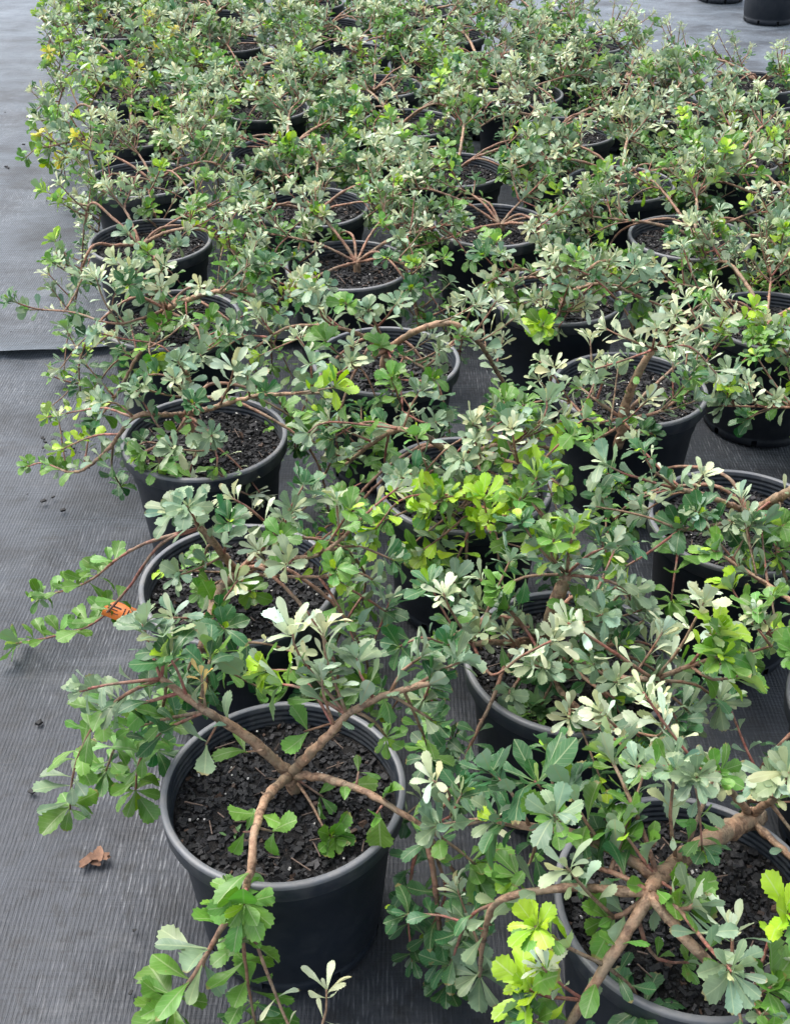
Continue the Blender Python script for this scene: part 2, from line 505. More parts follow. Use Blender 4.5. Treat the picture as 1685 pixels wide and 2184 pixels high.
def soil_mesh(seed):
    rng = random.Random(seed)
    V, F = [], []
    nr, ns = 12, 40
    V.append((0, 0, SOIL_Z + 0.01))
    for i in range(1, nr + 1):
        rr = 0.1515 * i / nr
        for k in range(ns):
            a = 2 * math.pi * k / ns
            x, y = rr * math.cos(a), rr * math.sin(a)
            h = noise.noise(Vector((x * 16, y * 16, seed))) * 0.006 + noise.noise(Vector((x * 50, y * 50, seed))) * 0.003
            V.append((x, y, SOIL_Z + h + 0.008 * (1 - i / nr)))
    for k in range(ns):
        F.append((0, 1 + k, 1 + (k + 1) % ns))
    for i in range(nr - 1):
        for k in range(ns):
            a, b = 1 + i * ns + k, 1 + i * ns + (k + 1) % ns
            F.append((a, a + ns, b + ns, b))
    o = mesh_obj('potting_mix', V, F, M_SOIL)
    m1 = o.data
    bpy.data.objects.remove(o)
    # loose chips
    V, F, tone, fm = [], [], [], []
    def chip(x, y, z, s, flat, mi, c):
        b = len(V)
        q = Quaternion((rng.uniform(-1, 1), rng.uniform(-1, 1), rng.uniform(-1, 1), rng.uniform(-1, 1)))
        q.normalize()
        if mi == 0 and rng.random() < 0.6:
            q = Quaternion((0, 0, 1), rng.uniform(0, 6.3)) @ Quaternion((1, 0, 0), rng.gauss(0, 0.4))
        sx, sy, sz = s * rng.uniform(0.7, 1.5), s * rng.uniform(0.5, 0.9), s * flat * rng.uniform(0.6, 1.2)
        for dx in (-1, 1):
            for dy in (-1, 1):
                for dz in (-1, 1):
                    v = Vector((dx * sx * rng.uniform(0.6, 1), dy * sy * rng.uniform(0.6, 1), dz * sz * rng.uniform(0.7, 1)))
                    V.append(q @ v + Vector((x, y, z)))
        for f in ((0, 1, 3, 2), (4, 6, 7, 5), (0, 4, 5, 1), (2, 3, 7, 6), (0, 2, 6, 4), (1, 5, 7, 3)):
            F.append(tuple(b + i for i in f))
            fm.append(mi)
        tone.extend([c] * 8)
    for i in range(1900):
        a = rng.uniform(0, 6.2832)
        rr = 0.147 * math.sqrt(rng.random())
        h = noise.noise(Vector((rr * math.cos(a) * 16, rr * math.sin(a) * 16, seed))) * 0.006 + 0.008 * (1 - rr / 0.15)
        k = rng.random()
        tv = rng.uniform(0.5, 1.6)
        c = (tv, tv, tv, 1)
        if k > 0.975:
            c = (tv * 5, tv * 3.0, tv * 1.9, 1)
        elif k > 0.9:
            c = (tv * 2.6, tv * 2.5, tv * 2.4, 1)
        chip(rr * math.cos(a), rr * math.sin(a), SOIL_Z + h + rng.uniform(-0.001, 0.004), rng.choice((0.0022, 0.003, 0.0036, 0.0045, 0.006)), 0.6, 0, c)
    for i in range(30):                       # twiggy fibres
        a = rng.uniform(0, 6.2832)
        rr = 0.140 * math.sqrt(rng.random())
        b = len(V)
        q = Quaternion((0, 0, 1), rng.uniform(0, 6.3)) @ Quaternion((1, 0, 0), rng.gauss(0, 0.25))
        ll = rng.uniform(0.005, 0.016)
        for dx in (-1, 1):
            for dy in (-1, 1):
                for dz in (-1, 1):
                    V.append(q @ Vector((dx * 0.0007, dy * ll, dz * 0.0007)) + Vector((rr * math.cos(a), rr * math.sin(a), SOIL_Z + 0.013)))
        for f in ((0, 1, 3, 2), (4, 6, 7, 5), (0, 4, 5, 1), (2, 3, 7, 6), (0, 2, 6, 4), (1, 5, 7, 3)):
            F.append(tuple(b + i2 for i2 in f))
            fm.append(0)
        tv = rng.uniform(4, 16)
        tone.extend([(tv, tv * 0.7, tv * 0.5, 1)] * 8)
    for i in range(26):
        a = rng.uniform(0, 6.2832)
        rr = 0.145 * math.sqrt(rng.random())
        chip(rr * math.cos(a), rr * math.sin(a), SOIL_Z + 0.010, rng.uniform(0.0009, 0.0022), 0.9, 1, (1, 1, 1, 1))
    o = mesh_obj('bark_chips', V, F, [M_CHIP, M_PERLITE], smooth=False, fm=fm)
    ca = o.data.color_attributes.new('chip_tone', 'FLOAT_COLOR', 'POINT')
    ca.data.foreach_set('color', [x for c in tone for x in c])
    m2 = o.data
    bpy.data.objects.remove(o)
    return m1, m2
SOILS = [soil_mesh(s) for s in (3, 11, 23, 37)]

# ------------------------------------------------------------------ leaves
def leaf_geom(shape, curl, fold, seed):
    """wedge-shaped leaf with a toothed end; length 1 along +Y, top face +Z; each side 12 outline points, 6 spine points"""
    rng = random.Random(seed)
    out = {'wedge': [(0.02, .014), (.20, .034), (.38, .085), (.53, .142), (.62, .190), (.65, .168), (.735, .222), (.765, .190), (.85, .220), (.875, .172), (.95, .150), (.945, .105), (1.005, .055)],
           'broad': [(0.02, .016), (.16, .045), (.32, .115), (.47, .188), (.57, .243), (.60, .217), (.69, .278), (.72, .242), (.815, .278), (.845, .226), (.93, .198), (.925, .140), (1.0, .07)],
           'oval': [(0.02, .016), (.16, .038), (.34, .100), (.50, .165), (.60, .200), (.66, .213), (.74, .222), (.80, .212), (.85, .194), (.89, .165), (.94, .125), (.97, .085), (1.0, .035)],
           'narrow': [(0.02, .012), (.20, .028), (.40, .066), (.56, .104), (.66, .130), (.69, .124), (.77, .142), (.80, .135), (.87, .132), (.90, .112), (.95, .085), (.965, .062), (1.0, .025)]}[shape]
    sp = [0.0, 0.2, 0.42, 0.62, 0.80, 0.965 if shape != 'oval' else 1.012]
    zc = lambda t: -curl * t * t * 0.5 + 0.12 * curl * math.sin(t * 3.1)
    P = [Vector((0, t, zc(t))) for t in sp]
    uv = [(0, t) for t in sp]
    F = []
    for s in (1, -1):
        b = len(P)
        for t, w in out:
            w2 = w * {'wedge': 1.06, 'broad': 1.10, 'oval': 1.05, 'narrow': 1.08}[shape] * rng.uniform(0.93, 1.07)
            wav = 0.035 * math.sin(t * 15 + seed + (0 if s > 0 else 2.0))
            P.append(Vector((s * w2, t, zc(t) + fold * w2 * (1.0 if fold > 0 else 1.0) + wav * (w2 / 0.3))))
            uv.append((s * w2, t))
        # stitch spine to outline
        i, j = 0, 0
        nt_ = len(out)
        while i < 5 or j < nt_ - 1:
            if j < nt_ - 1 and (i == 5 or out[j + 1][0] - 0.06 <= sp[i + 1]):
                tri = (i, b + j, b + j + 1)
                j += 1
            else:
                tri = (i, b + j, i + 1)
                i += 1
            F.append(tri if s > 0 else tri[::-1])
    return P, F, uv

LEAF = {}
for shape in ('wedge', 'broad', 'oval', 'narrow'):
    LEAF[shape] = []
    for k, (curl, fold) in enumerate(((0.15, 0.32), (0.55, 0.22), (-0.32, 0.45), (0.85, -0.18), (0.35, 0.62), (-0.12, -0.25))):
        P, F, uv = leaf_geom(shape, curl, fold, k * 7 + len(shape))
        o = mesh_obj('leaf', P, F, M_LEAF)
        ul = o.data.uv_layers.new(name='UVMap')
        for lp in o.data.loops:
            ul.data[lp.index].uv = uv[lp.vertex_index]
        LEAF[shape].append((o.data, P, F, uv))
        bpy.data.objects.remove(o)

PAL = {'D': (0.036, 0.118, 0.036), 'M': (0.098, 0.225, 0.032), 'G': (0.165, 0.245, 0.140),
       'L': (0.270, 0.440, 0.020), 'Y': (0.500, 0.450, 0.035), 'y': (0.500, 0.340, 0.110),
       'p': (0.460, 0.510, 0.335), 'P': (0.320, 0.385, 0.225)}
SHAPES = {'D': ('wedge', 'broad', 'oval'), 'M': ('wedge', 'broad', 'broad', 'oval'), 'G': ('wedge', 'wedge', 'broad', 'narrow'),
          'L': ('wedge', 'wedge', 'broad'), 'Y': ('wedge', 'narrow'), 'y': ('narrow',), 'p': ('narrow', 'narrow', 'narrow', 'wedge'), 'P': ('narrow', 'wedge')}
UP = Vector((0, 0, 1))
CAM_P = Vector(cam.location)

class Plant:
    def __init__(self, x, y, seed, label, zb):
        self.rng = random.Random(seed)
        self.o = bpy.data.objects.new('potted_shrub', None)
        COL.objects.link(self.o)
        self.base = Vector((x, y, zb))
        self.o.location = self.base
        self.o.empty_display_size = 0.1
        tag(self.o, label, 'potted shrub', 'potted shrubs standing in lines on the weed mat')
        rz = self.rng.uniform(0, 6.28)
        pot = link_copy('pot', POT_MESH, self.o, rz=rz)
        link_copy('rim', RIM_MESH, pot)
        sm, cm = SOILS[seed % 4]
        s = link_copy('potting_mix', sm, self.o, rz=rz * 1.7)
        c = link_copy('bark_chips', cm, s)
        c['kind'] = 'stuff'
        self.leaves = []
        self.lf = 0.69

    def stem(self, name, pts, r0, r1, parent, sides=8):
        rng = self.rng
        path = spline(pts, 0.010 if r0 > 0.004 else 0.014)
        for i in range(1, len(path) - 1):
            s = min(0.0006, r0 * 0.08)
            path[i] = path[i] + Vector((rng.gauss(0, s), rng.gauss(0, s), rng.gauss(0, s)))
        org = path[0].copy()
        V, F = tube([p - org for p in path], r0 * 0.9, r1 * 0.85, sides, True, rng)
        if r0 > 0.0038 and len(path) > 6:          # leaf scars and bud stubs
            for i in range(2, len(path) - 2):
                if rng.random() < 0.42:
                    a = (path[i + 1] - path[i - 1]).normalized()
                    u = Quaternion(a, rng.uniform(0, 6.28)) @ a.orthogonal().normalized()
                    w = a.cross(u)
                    rr = (r0 + (r1 - r0) * i / len(path)) * 0.85
                    c0 = path[i] - org
                    hh = rng.uniform(0.0015, 0.006)
                    bw = rng.uniform(0.0012, 0.0026)
                    b = len(V)
                    V += [c0 + u * rr * 0.8 - a * bw, c0 + u * rr * 0.8 + w * bw, c0 + u * rr * 0.8 + a * bw, c0 + u * rr * 0.8 - w * bw,
                          c0 + u * (rr + hh) + a * hh * 0.7]
                    F += [(b, b + 1, b + 4), (b + 1, b + 2, b + 4), (b + 2, b + 3, b + 4), (b + 3, b, b + 4)]
        o = mesh_obj(name, V, F, M_BARK)
        o.parent = parent
        o.location = org - self.base - (Vector(parent['org_v']) if parent is not self.o else Vector((0, 0, 0)))
        rr = max(r0, r1)
        if rr > 0.0055:
            c = Vector((0.40, 0.225, 0.13)) * rng.uniform(0.75, 1.1)
        elif rr > 0.0035:
            c = Vector((0.33, 0.14, 0.085)) * rng.uniform(0.75, 1.15)
        else:
            c = Vector(rng.choice(((0.30, 0.055, 0.050), (0.27, 0.11, 0.06), (0.24, 0.13, 0.07), (0.33, 0.08, 0.06))))
        o.color = (c.x, c.y, c.z, 1)
        return o, path

    def leaf(self, pos, d, n, Ln, cls, parent, wid=1.0):
        rng = self.rng
        Ln *= self.lf
        if pos.z < 0.012:
            return
        d = d.normalized()
        e = pos + d * Ln
        if e.z < 0.012:
            d = Vector((d.x, d.y, (0.012 - pos.z) / Ln)).normalized()
            n = n * 0.4 + UP
        rel = Vector((e.x - self.base.x, e.y - self.base.y, 0))
        if rel.length < 0.148 and e.z < SOIL_Z + 0.018:
            d = Vector((d.x, d.y, max(d.z, (SOIL_Z + 0.02 - pos.z) / Ln))).normalized()
            n = n * 0.3 + UP
        x = d.cross(n)
        if x.length < 1e-4:
            x = d.orthogonal()
        x.normalize()
        n = x.cross(d)
        shape = rng.choice(SHAPES[cls])
        mesh = rng.choice(LEAF[shape])
        v = rng.uniform(0.78, 1.22)
        c = PAL[cls]
        hj = rng.gauss(0, 0.08)
        col = (max(0.01, c[0] * v * (1 + hj)), c[1] * v, max(0.008, c[2] * v * (1 - hj)), 1)
        Ln *= rng.uniform(0.85, 1.12)
        sc = (Ln * wid * rng.uniform(0.80, 1.16) * (0.86 if cls in 'pP' else 1.0), Ln, Ln * rng.uniform(0.5, 1.35))
        roll = Quaternion(d, rng.gauss(0, 0.28))
        x, n = roll @ x, roll @ n
        self.leaves.append((pos, x, d, n, sc, mesh, col, parent))

    def whorl(self, pos, axis, count, Ln, cls, parent, wid=1.0, open_=1.0):
        rng = self.rng
        a = axis.normalized()
        u = a.orthogonal().normalized()
        w = a.cross(u)
        off = rng.uniform(0, 6.28)
        young = cls in 'pPyL'
        for i in range(count):
            ph = off + i * 2.39996
            inner = i >= count * 0.68
            th = RAD(rng.uniform(14, 34) if inner else rng.uniform(42, 78)) * open_
            if young:
                th *= 0.78
            r = u * math.cos(ph) + w * math.sin(ph)
            d = a * math.cos(th) + r * math.sin(th)
            n = a * math.sin(th) - r * math.cos(th)
            if a.z < -0.15 and not young:
                d = d + UP * 0.35
                n = r * 0.7 + UP * 0.9
            elif a.z < 0.55:
                n = n + UP * (0.45 if young else 1.0)
            elif not young:
                n = n + UP * 0.25
            l2 = Ln * (rng.uniform(0.5, 0.75) if inner else rng.uniform(0.8, 1.18))
            c2 = cls
            if inner and cls in 'DMG' and rng.random() < 0.4:
                c2 = 'L' if cls != 'G' else 'P'
            if not inner and cls == 'L' and rng.random() < 0.4:
                c2 = 'M'
            if not inner and cls == 'p' and rng.random() < 0.3:
                c2 = 'P'
            self.leaf(pos - a * rng.uniform(0, 0.012), d, n, l2, c2, parent, wid)

    def dress(self, path, o, spec):
        """leaves along a stem and a whorl at its end"""
        rng = self.rng
        t0, sp, k, Ln, pal, endn = spec
        sp *= 0.62
        endn = int(endn * 1.42 + 0.5) if endn > 3 else endn
        n = len(path)
        acc, nxt = 0.0, 0.0
        total = sum((path[i + 1] - path[i]).length for i in range(n - 1))
        ph = rng.uniform(0, 6.28)
        cls = rng.choice(pal)
        for i in range(1, n - 1):
            acc += (path[i] - path[i - 1]).length
            if acc < t0 * total:
                nxt = acc
                continue
            if acc >= nxt:
                nxt = acc + sp * rng.uniform(0.75, 1.25)
                a = (path[i + 1] - path[i - 1]).normalized()
                u = a.cross(UP)
                u = u.normalized() if u.length > 0.05 else a.orthogonal().normalized()
                w = u.cross(a)
                if rng.random() < 0.25:
                    cls = rng.choice(pal)
                for q in range(k):
                    ph += 2.39996 if k != 2 else math.pi * rng.uniform(0.85, 1.15)
                    r = u * math.cos(ph) + w * math.sin(ph)
                    if r.z < -0.2 and rng.random() < 0.6:
                        r.z *= -0.6
                    th = RAD(rng.uniform(38, 80))
                    d = a * math.cos(th) + r * math.sin(th) + UP * 0.12
                    nn = a * math.sin(th) - r * math.cos(th)
                    if a.z < -0.15:
                        d = d + UP * 0.30
                        nn = r * 0.6 + UP * 1.0
                    elif a.z < 0.55:
                        nn = nn + UP * (0.6 if cls in 'pP' else 1.1)
                    else:
                        nn = nn + UP * 0.3
                    self.leaf(path[i] + r * 0.002, d, nn, Ln * rng.uniform(0.62, 1.12), cls, o)
                ph += 1.2
        if endn:
            a = path[-1] - path[-3]
            if 'p' not in pal[:1]:
                a = a.normalized() + UP * 0.25
            self.whorl(path[-1], a, endn, Ln, rng.choice(pal[:2]), o)

    def branch(self, b):
        o, path = self.stem('branch', b['p'], b['r'][0], b['r'][1], self.o)
        o['org_v'] = path[0] - self.base
        self.dress(path, o, b['l'])
        for t in b['t']:
            self.twig(o, path, t)
        for k in range(b['a']):
            self.auto_twig(o, path)
        return o, path

    def twig(self, o, path, t):
        p0 = Vector(t['p'][0])
        near = min(path, key=lambda q: (q - p0).length)
        pts = [near] + [Vector(q) for q in t['p'][1:]]
        tw, tp = self.stem('twig', pts, t['r'][0], t['r'][1], o, 6)
        self.dress(tp, o, t['l'])

    def auto_twig(self, o, path, lo=0.35, pal=None, size=1.0):
        rng = self.rng
        i = int(rng.uniform(lo, 0.97) * (len(path) - 2)) + 1
        a = (path[min(i + 1, len(path) - 1)] - path[i - 1]).normalized()
        ah = Vector((a.x, a.y, 0))
        ah = ah.normalized() if ah.length > 0.05 else Vector((rng.uniform(-1, 1), rng.uniform(-1, 1), 0)).normalized()
        d = Quaternion(UP, rng.choice((-1, 1)) * RAD(rng.uniform(15, 85))) @ ah
        k = rng.random()
        ln = rng.uniform(0.045, 0.12) * size
        if k < 0.58:
            el = rng.uniform(18, 55)
            pp = pal or rng.choice(('pG', 'GP', 'pP', 'p', 'pP', 'Pp', 'GG', 'p', 'p', 'GM', 'ML'))
        elif k < 0.80:
            el = rng.uniform(0, 25)
            pp = pal or rng.choice(('GDM', 'DMG', 'GD', 'DG', 'MG'))
        else:
            el = rng.uniform(-50, -10)
            pp = pal or rng.choice(('DM', 'MD', 'DMG'))
            ln *= 1.25
        e = RAD(el)
        dv = d * math.cos(e) + UP * math.sin(e)
        mid = path[i] + dv * ln * 0.5 + UP * 0.006
        end = path[i] + dv * ln + UP * (0.02 if el > -5 else -0.015)
        end.z = max(end.z, 0.03)
        mid.z = max(mid.z, 0.03)
        tw, tp = self.stem('twig', [path[i], mid, end], rng.uniform(0.002, 0.0032), 0.0016, o, 6)
        cnt = rng.randint(6, 9)
        self.dress(tp, o, (0.3, rng.uniform(0.026, 0.04), rng.choice((2, 2, 3)), rng.uniform(0.040, 0.058) * (0.95 if 'p' in pp else 1.0), pp, cnt))

    def finish(self):
        L_ = self.leaves
        L_.sort(key=lambda q: -(q[4][0] * q[4][1]) / max(0.3, (q[0] - CAM_P).length) ** 2)
        for pos, x, d, n, sc, mesh, col, par in L_[:300]:
            o = bpy.data.objects.new('leaf', mesh[0])
            COL.objects.link(o)
            o.parent = par
            o.location = pos - self.base - Vector(par['org_v'])
            o.rotation_mode = 'QUATERNION'
            o.rotation_quaternion = Matrix((x, d, n)).transposed().to_quaternion()
            o.scale = sc
            o.color = col
        rest = L_[300:]
        if rest:
            V, F, C, U = [], [], [], []
            for pos, x, d, n, sc, mesh, col, par in rest:
                b = len(V)
                for p in mesh[1]:
                    V.append(pos - self.base + x * (p.x * sc[0]) + d * (p.y * sc[1]) + n * (p.z * sc[2]))
                    C.extend(col)
                for f in mesh[2]:
                    F.append(tuple(b + i for i in f))
                U.extend(mesh[3])
            o = mesh_obj('small_leaves', V, F, M_LEAFJ, self.o)
            o['kind'] = 'stuff'
            ca = o.data.color_attributes.new('leaf_color', 'FLOAT_COLOR', 'POINT')
            ca.data.foreach_set('color', C)
            ul = o.data.uv_layers.new(name='UVMap')
            for lp in o.data.loops:
                ul.data[lp.index].uv = U[lp.vertex_index]
        for c in self.o.children_recursive:
            if 'org_v' in c:
                del c['org_v']
        return len(L_)

HAND = {
 ('c1', 0): dict(J=(-0.143,1.108,0.285), b=[
  {'p':[(-0.143,1.108,0.285),(-0.194,1.105,0.36),(-0.243,1.093,0.42),(-0.301,1.12,0.45)],'r':(0.0088,0.005),'l':(0.5,0.07,2,0.055,'GDM',0),'t':[{'p':[(-0.301,1.12,0.45),(-0.347,1.113,0.43),(-0.394,1.112,0.38),(-0.429,1.095,0.31),(-0.444,1.087,0.24)],'r':(0.0028,0.0016799999999999999),'l':(0.15,0.03,3,0.055,'MDG',6)},{'p':[(-0.301,1.12,0.45),(-0.32,1.159,0.47),(-0.328,1.171,0.5)],'r':(0.0028,0.0016799999999999999),'l':(0.25,0.035,2,0.055,'GG',8)},{'p':[(-0.301,1.12,0.45),(-0.296,1.138,0.48),(-0.297,1.147,0.5)],'r':(0.0028,0.0016799999999999999),'l':(0.25,0.035,2,0.05,'GP',7)},{'p':[(-0.328,1.115,0.44),(-0.368,1.109,0.45),(-0.401,1.096,0.45)],'r':(0.0028,0.0016799999999999999),'l':(0.25,0.035,2,0.04,'pG',5)},{'p':[(-0.243,1.093,0.42),(-0.307,1.115,0.36),(-0.347,1.121,0.3),(-0.366,1.135,0.22)],'r':(0.0028,0.0016799999999999999),'l':(0.25,0.03,3,0.06,'DMG',8)},{'p':[(-0.243,1.093,0.42),(-0.322,1.133,0.36),(-0.381,1.165,0.3),(-0.416,1.17,0.22)],'r':(0.0028,0.0016799999999999999),'l':(0.25,0.03,3,0.055,'DM',8)},{'p':[(-0.243,1.093,0.42),(-0.245,1.101,0.45),(-0.245,1.105,0.47)],'r':(0.0028,0.0016799999999999999),'l':(0.25,0.06,2,0.03,'y',5)},{'p':[(-0.267,1.104,0.43),(-0.277,1.114,0.47),(-0.287,1.118,0.49)],'r':(0.0028,0.0016799999999999999),'l':(0.25,0.035,2,0.06,'GDM',8)},{'p':[(-0.279,1.107,0.44),(-0.332,1.116,0.41),(-0.39,1.139,0.38)],'r':(0.0028,0.0016799999999999999),'l':(0.25,0.03,3,0.055,'MGD',7)},{'p':[(-0.256,1.102,0.42),(-0.249,1.148,0.43),(-0.25,1.201,0.42)],'r':(0.0028,0.0016799999999999999),'l':(0.25,0.035,2,0.06,'DM',8)},{'p':[(-0.293,1.124,0.44),(-0.31,1.148,0.38),(-0.344,1.187,0.25)],'r':(0.0028,0.0016799999999999999),'l':(0.25,0.03,3,0.055,'DMG',7)}],'a':0},
  {'p':[(-0.143,1.108,0.285),(-0.093,1.079,0.38),(-0.053,1.093,0.42),(-0.008,1.102,0.44),(0.049,1.103,0.46)],'r':(0.0085,0.004),'l':(0.5,0.045,2,0.05,'GD',8),'t':[{'p':[(-0.074,1.088,0.4),(-0.091,1.092,0.45),(-0.092,1.105,0.47)],'r':(0.0028,0.0016799999999999999),'l':(0.25,0.035,2,0.05,'GG',10)},{'p':[(-0.065,1.091,0.41),(-0.116,1.111,0.44),(-0.149,1.131,0.43)],'r':(0.0028,0.0016799999999999999),'l':(0.5,0.04,2,0.055,'LM',7)},{'p':[(-0.085,1.101,0.45),(-0.088,1.118,0.49),(-0.09,1.133,0.52)],'r':(0.0028,0.0016799999999999999),'l':(0.25,0.06,2,0.06,'p',8)},{'p':[(-0.092,1.116,0.46),(-0.122,1.129,0.48),(-0.129,1.129,0.52)],'r':(0.0028,0.0016799999999999999),'l':(0.25,0.06,2,0.06,'p',8)},{'p':[(-0.053,1.093,0.42),(-0.026,1.092,0.4),(-0.008,1.098,0.36)],'r':(0.0028,0.0016799999999999999),'l':(0.25,0.035,2,0.035,'M',9)},{'p':[(-0.008,1.102,0.44),(0.023,1.098,0.42),(0.053,1.092,0.4)],'r':(0.0028,0.0016799999999999999),'l':(0.25,0.035,2,0.05,'GD',8)},{'p':[(-0.008,1.102,0.44),(0.01,1.114,0.47),(0.035,1.129,0.48)],'r':(0.0028,0.0016799999999999999),'l':(0.25,0.035,2,0.05,'GD',8)},{'p':[(-0.026,1.104,0.43),(-0.043,1.105,0.47),(-0.05,1.129,0.48)],'r':(0.0028,0.0016799999999999999),'l':(0.25,0.035,2,0.05,'G',8)},{'p':[(0.016,1.105,0.45),(0.058,1.114,0.47),(0.085,1.12,0.48)],'r':(0.0028,0.0016799999999999999),'l':(0.25,0.035,2,0.05,'GpD',7)},{'p':[(0.011,1.107,0.44),(0.036,1.115,0.36),(0.05,1.14,0.28)],'r':(0.0028,0.0016799999999999999),'l':(0.25,0.035,2,0.05,'DM',8)},{'p':[(-0.074,1.088,0.4),(-0.125,1.148,0.43),(-0.177,1.169,0.42)],'r':(0.0028,0.0016799999999999999),'l':(0.25,0.035,2,0.05,'LM',7)}],'a':0},
  {'p':[(-0.143,1.108,0.285),(-0.088,1.068,0.32),(-0.037,1.027,0.34),(0.01,1.001,0.33),(0.037,0.996,0.31)],'r':(0.0068,0.004),'l':(0.45,0.075,2,0.045,'M',0),'t':[{'p':[(0.037,0.996,0.31),(0.05,0.975,0.24),(0.061,0.969,0.12),(0.072,0.945,0.04)],'r':(0.0048,0.0028799999999999997),'l':(0.35,0.06,2,0.055,'D',7)},{'p':[(0.037,0.996,0.31),(0.087,0.983,0.33),(0.131,0.973,0.36)],'r':(0.0028,0.0016799999999999999),'l':(0.25,0.06,2,0.04,'p',6)},{'p':[(0.052,0.991,0.32),(0.069,1.002,0.36),(0.047,0.992,0.4)],'r':(0.0028,0.0016799999999999999),'l':(0.25,0.06,2,0.04,'Pp',6)},{'p':[(0.037,0.996,0.31),(0.071,0.995,0.28),(0.107,0.982,0.25)],'r':(0.0028,0.0016799999999999999),'l':(0.25,0.05,2,0.06,'M',10)},{'p':[(0.037,0.996,0.31),(0.023,1.005,0.22),(0.018,1.006,0.12),(0.024,0.981,0.05)],'r':(0.0028,0.0016799999999999999),'l':(0.1,0.035,2,0.045,'D',6)},{'p':[(0.05,0.995,0.28),(0.091,0.984,0.2),(0.101,0.983,0.1)],'r':(0.0028,0.0016799999999999999),'l':(0.1,0.035,2,0.045,'DM',6)},{'p':[(0.043,0.993,0.3),(0.066,0.984,0.2),(0.043,0.991,0.09)],'r':(0.0028,0.0016799999999999999),'l':(0.1,0.035,2,0.045,'D',6)},{'p':[(0.037,0.996,0.31),(0.068,0.98,0.35),(0.082,0.991,0.38)],'r':(0.0028,0.0016799999999999999),'l':(0.25,0.035,2,0.05,'GDM',7)}],'a':0},
  {'p':[(-0.143,1.108,0.285),(-0.164,1.028,0.33),(-0.17,0.954,0.355),(-0.173,0.911,0.33),(-0.189,0.905,0.28)],'r':(0.0078,0.005),'l':(0.5,0.13,2,0.06,'M',10),'t':[{'p':[(-0.178,0.906,0.31),(-0.179,0.88,0.31)],'r':(0.0028,0.0016799999999999999),'l':(0.9,0.04,2,0.075,'M',8)},{'p':[(-0.189,0.905,0.28),(-0.188,0.892,0.22),(-0.186,0.88,0.16),(-0.177,0.853,0.1)],'r':(0.0035,0.0021),'l':(0.05,0.026,3,0.07,'MMD',8)},{'p':[(-0.177,0.853,0.1),(-0.117,0.813,0.12),(-0.087,0.825,0.16),(-0.083,0.84,0.2)],'r':(0.0028,0.0016799999999999999),'l':(0.4,0.05,2,0.045,'p',5)},{'p':[(-0.189,0.905,0.28),(-0.217,0.901,0.23),(-0.252,0.88,0.17),(-0.288,0.866,0.12)],'r':(0.0045,0.0026999999999999997),'l':(0.4,0.03,3,0.082,'MMG',9)}],'a':0},
  {'p':[(-0.169,0.962,0.35),(-0.15,0.972,0.33)],'r':(0.002,0.0015),'l':(0.9,0.05,2,0.05,'M',2),'t':[],'a':0},
  {'p':[(-0.17,0.955,0.35),(-0.188,0.972,0.33)],'r':(0.002,0.0015),'l':(0.9,0.05,2,0.04,'M',2),'t':[],'a':0},
  {'p':[(-0.227,1.097,0.4),(-0.248,1.09,0.36)],'r':(0.002,0.0015),'l':(0.9,0.05,2,0.06,'G',2),'t':[],'a':0},
  {'p':[(-0.175,1.096,0.345),(-0.202,1.106,0.33)],'r':(0.002,0.0015),'l':(0.9,0.05,2,0.06,'MG',2),'t':[],'a':0},
  {'p':[(-0.065,1.097,0.4),(-0.121,1.125,0.35)],'r':(0.002,0.0015),'l':(0.9,0.05,2,0.055,'M',2),'t':[],'a':0},
  {'p':[(-0.05,1.041,0.335),(-0.047,1.054,0.35)],'r':(0.002,0.0015),'l':(0.9,0.05,2,0.035,'M',2),'t':[],'a':0},
  {'p':[(-0.013,1.016,0.335),(-0.025,0.998,0.33)],'r':(0.002,0.0015),'l':(0.9,0.05,2,0.065,'M',2),'t':[],'a':0},
  {'p':[(-0.143,1.108,0.285),(-0.097,1.082,0.27)],'r':(0.002,0.0015),'l':(0.9,0.05,2,0.04,'ML',3),'t':[],'a':0},
  {'p':[(-0.131,1.093,0.285),(-0.111,1.065,0.275),(-0.094,1.031,0.268),(-0.08,1.014,0.268)],'r':(0.0025,0.0015),'l':(0.9,0.05,2,0.045,'M',10),'t':[],'a':0},
 ]),
 ('c1', 1): dict(J=(-0.263,1.544,0.295), b=[
  {'p':[(-0.263,1.544,0.295),(-0.272,1.409,0.36),(-0.272,1.319,0.375),(-0.28,1.284,0.36)],'r':(0.0095,0.007),'l':(0.3,0.06,2,0.055,'M',0),'t':[{'p':[(-0.28,1.284,0.36),(-0.229,1.269,0.38),(-0.187,1.258,0.39),(-0.138,1.227,0.4)],'r':(0.0028,0.0016799999999999999),'l':(0.6,0.06,2,0.05,'p',7)},{'p':[(-0.28,1.284,0.36),(-0.318,1.307,0.32),(-0.352,1.333,0.27)],'r':(0.0028,0.0016799999999999999),'l':(0.25,0.035,2,0.055,'DM',8)},{'p':[(-0.28,1.284,0.36),(-0.307,1.31,0.3),(-0.325,1.355,0.22)],'r':(0.0028,0.0016799999999999999),'l':(0.25,0.035,2,0.055,'D',8)},{'p':[(-0.28,1.284,0.36),(-0.247,1.315,0.31),(-0.228,1.355,0.24)],'r':(0.0028,0.0016799999999999999),'l':(0.25,0.035,2,0.055,'DM',8)},{'p':[(-0.28,1.284,0.36),(-0.284,1.311,0.28),(-0.293,1.366,0.18)],'r':(0.0028,0.0016799999999999999),'l':(0.25,0.035,2,0.055,'D',8)},{'p':[(-0.28,1.284,0.36),(-0.261,1.31,0.3),(-0.203,1.323,0.24)],'r':(0.0028,0.0016799999999999999),'l':(0.25,0.035,2,0.055,'ML',7)}],'a':0},
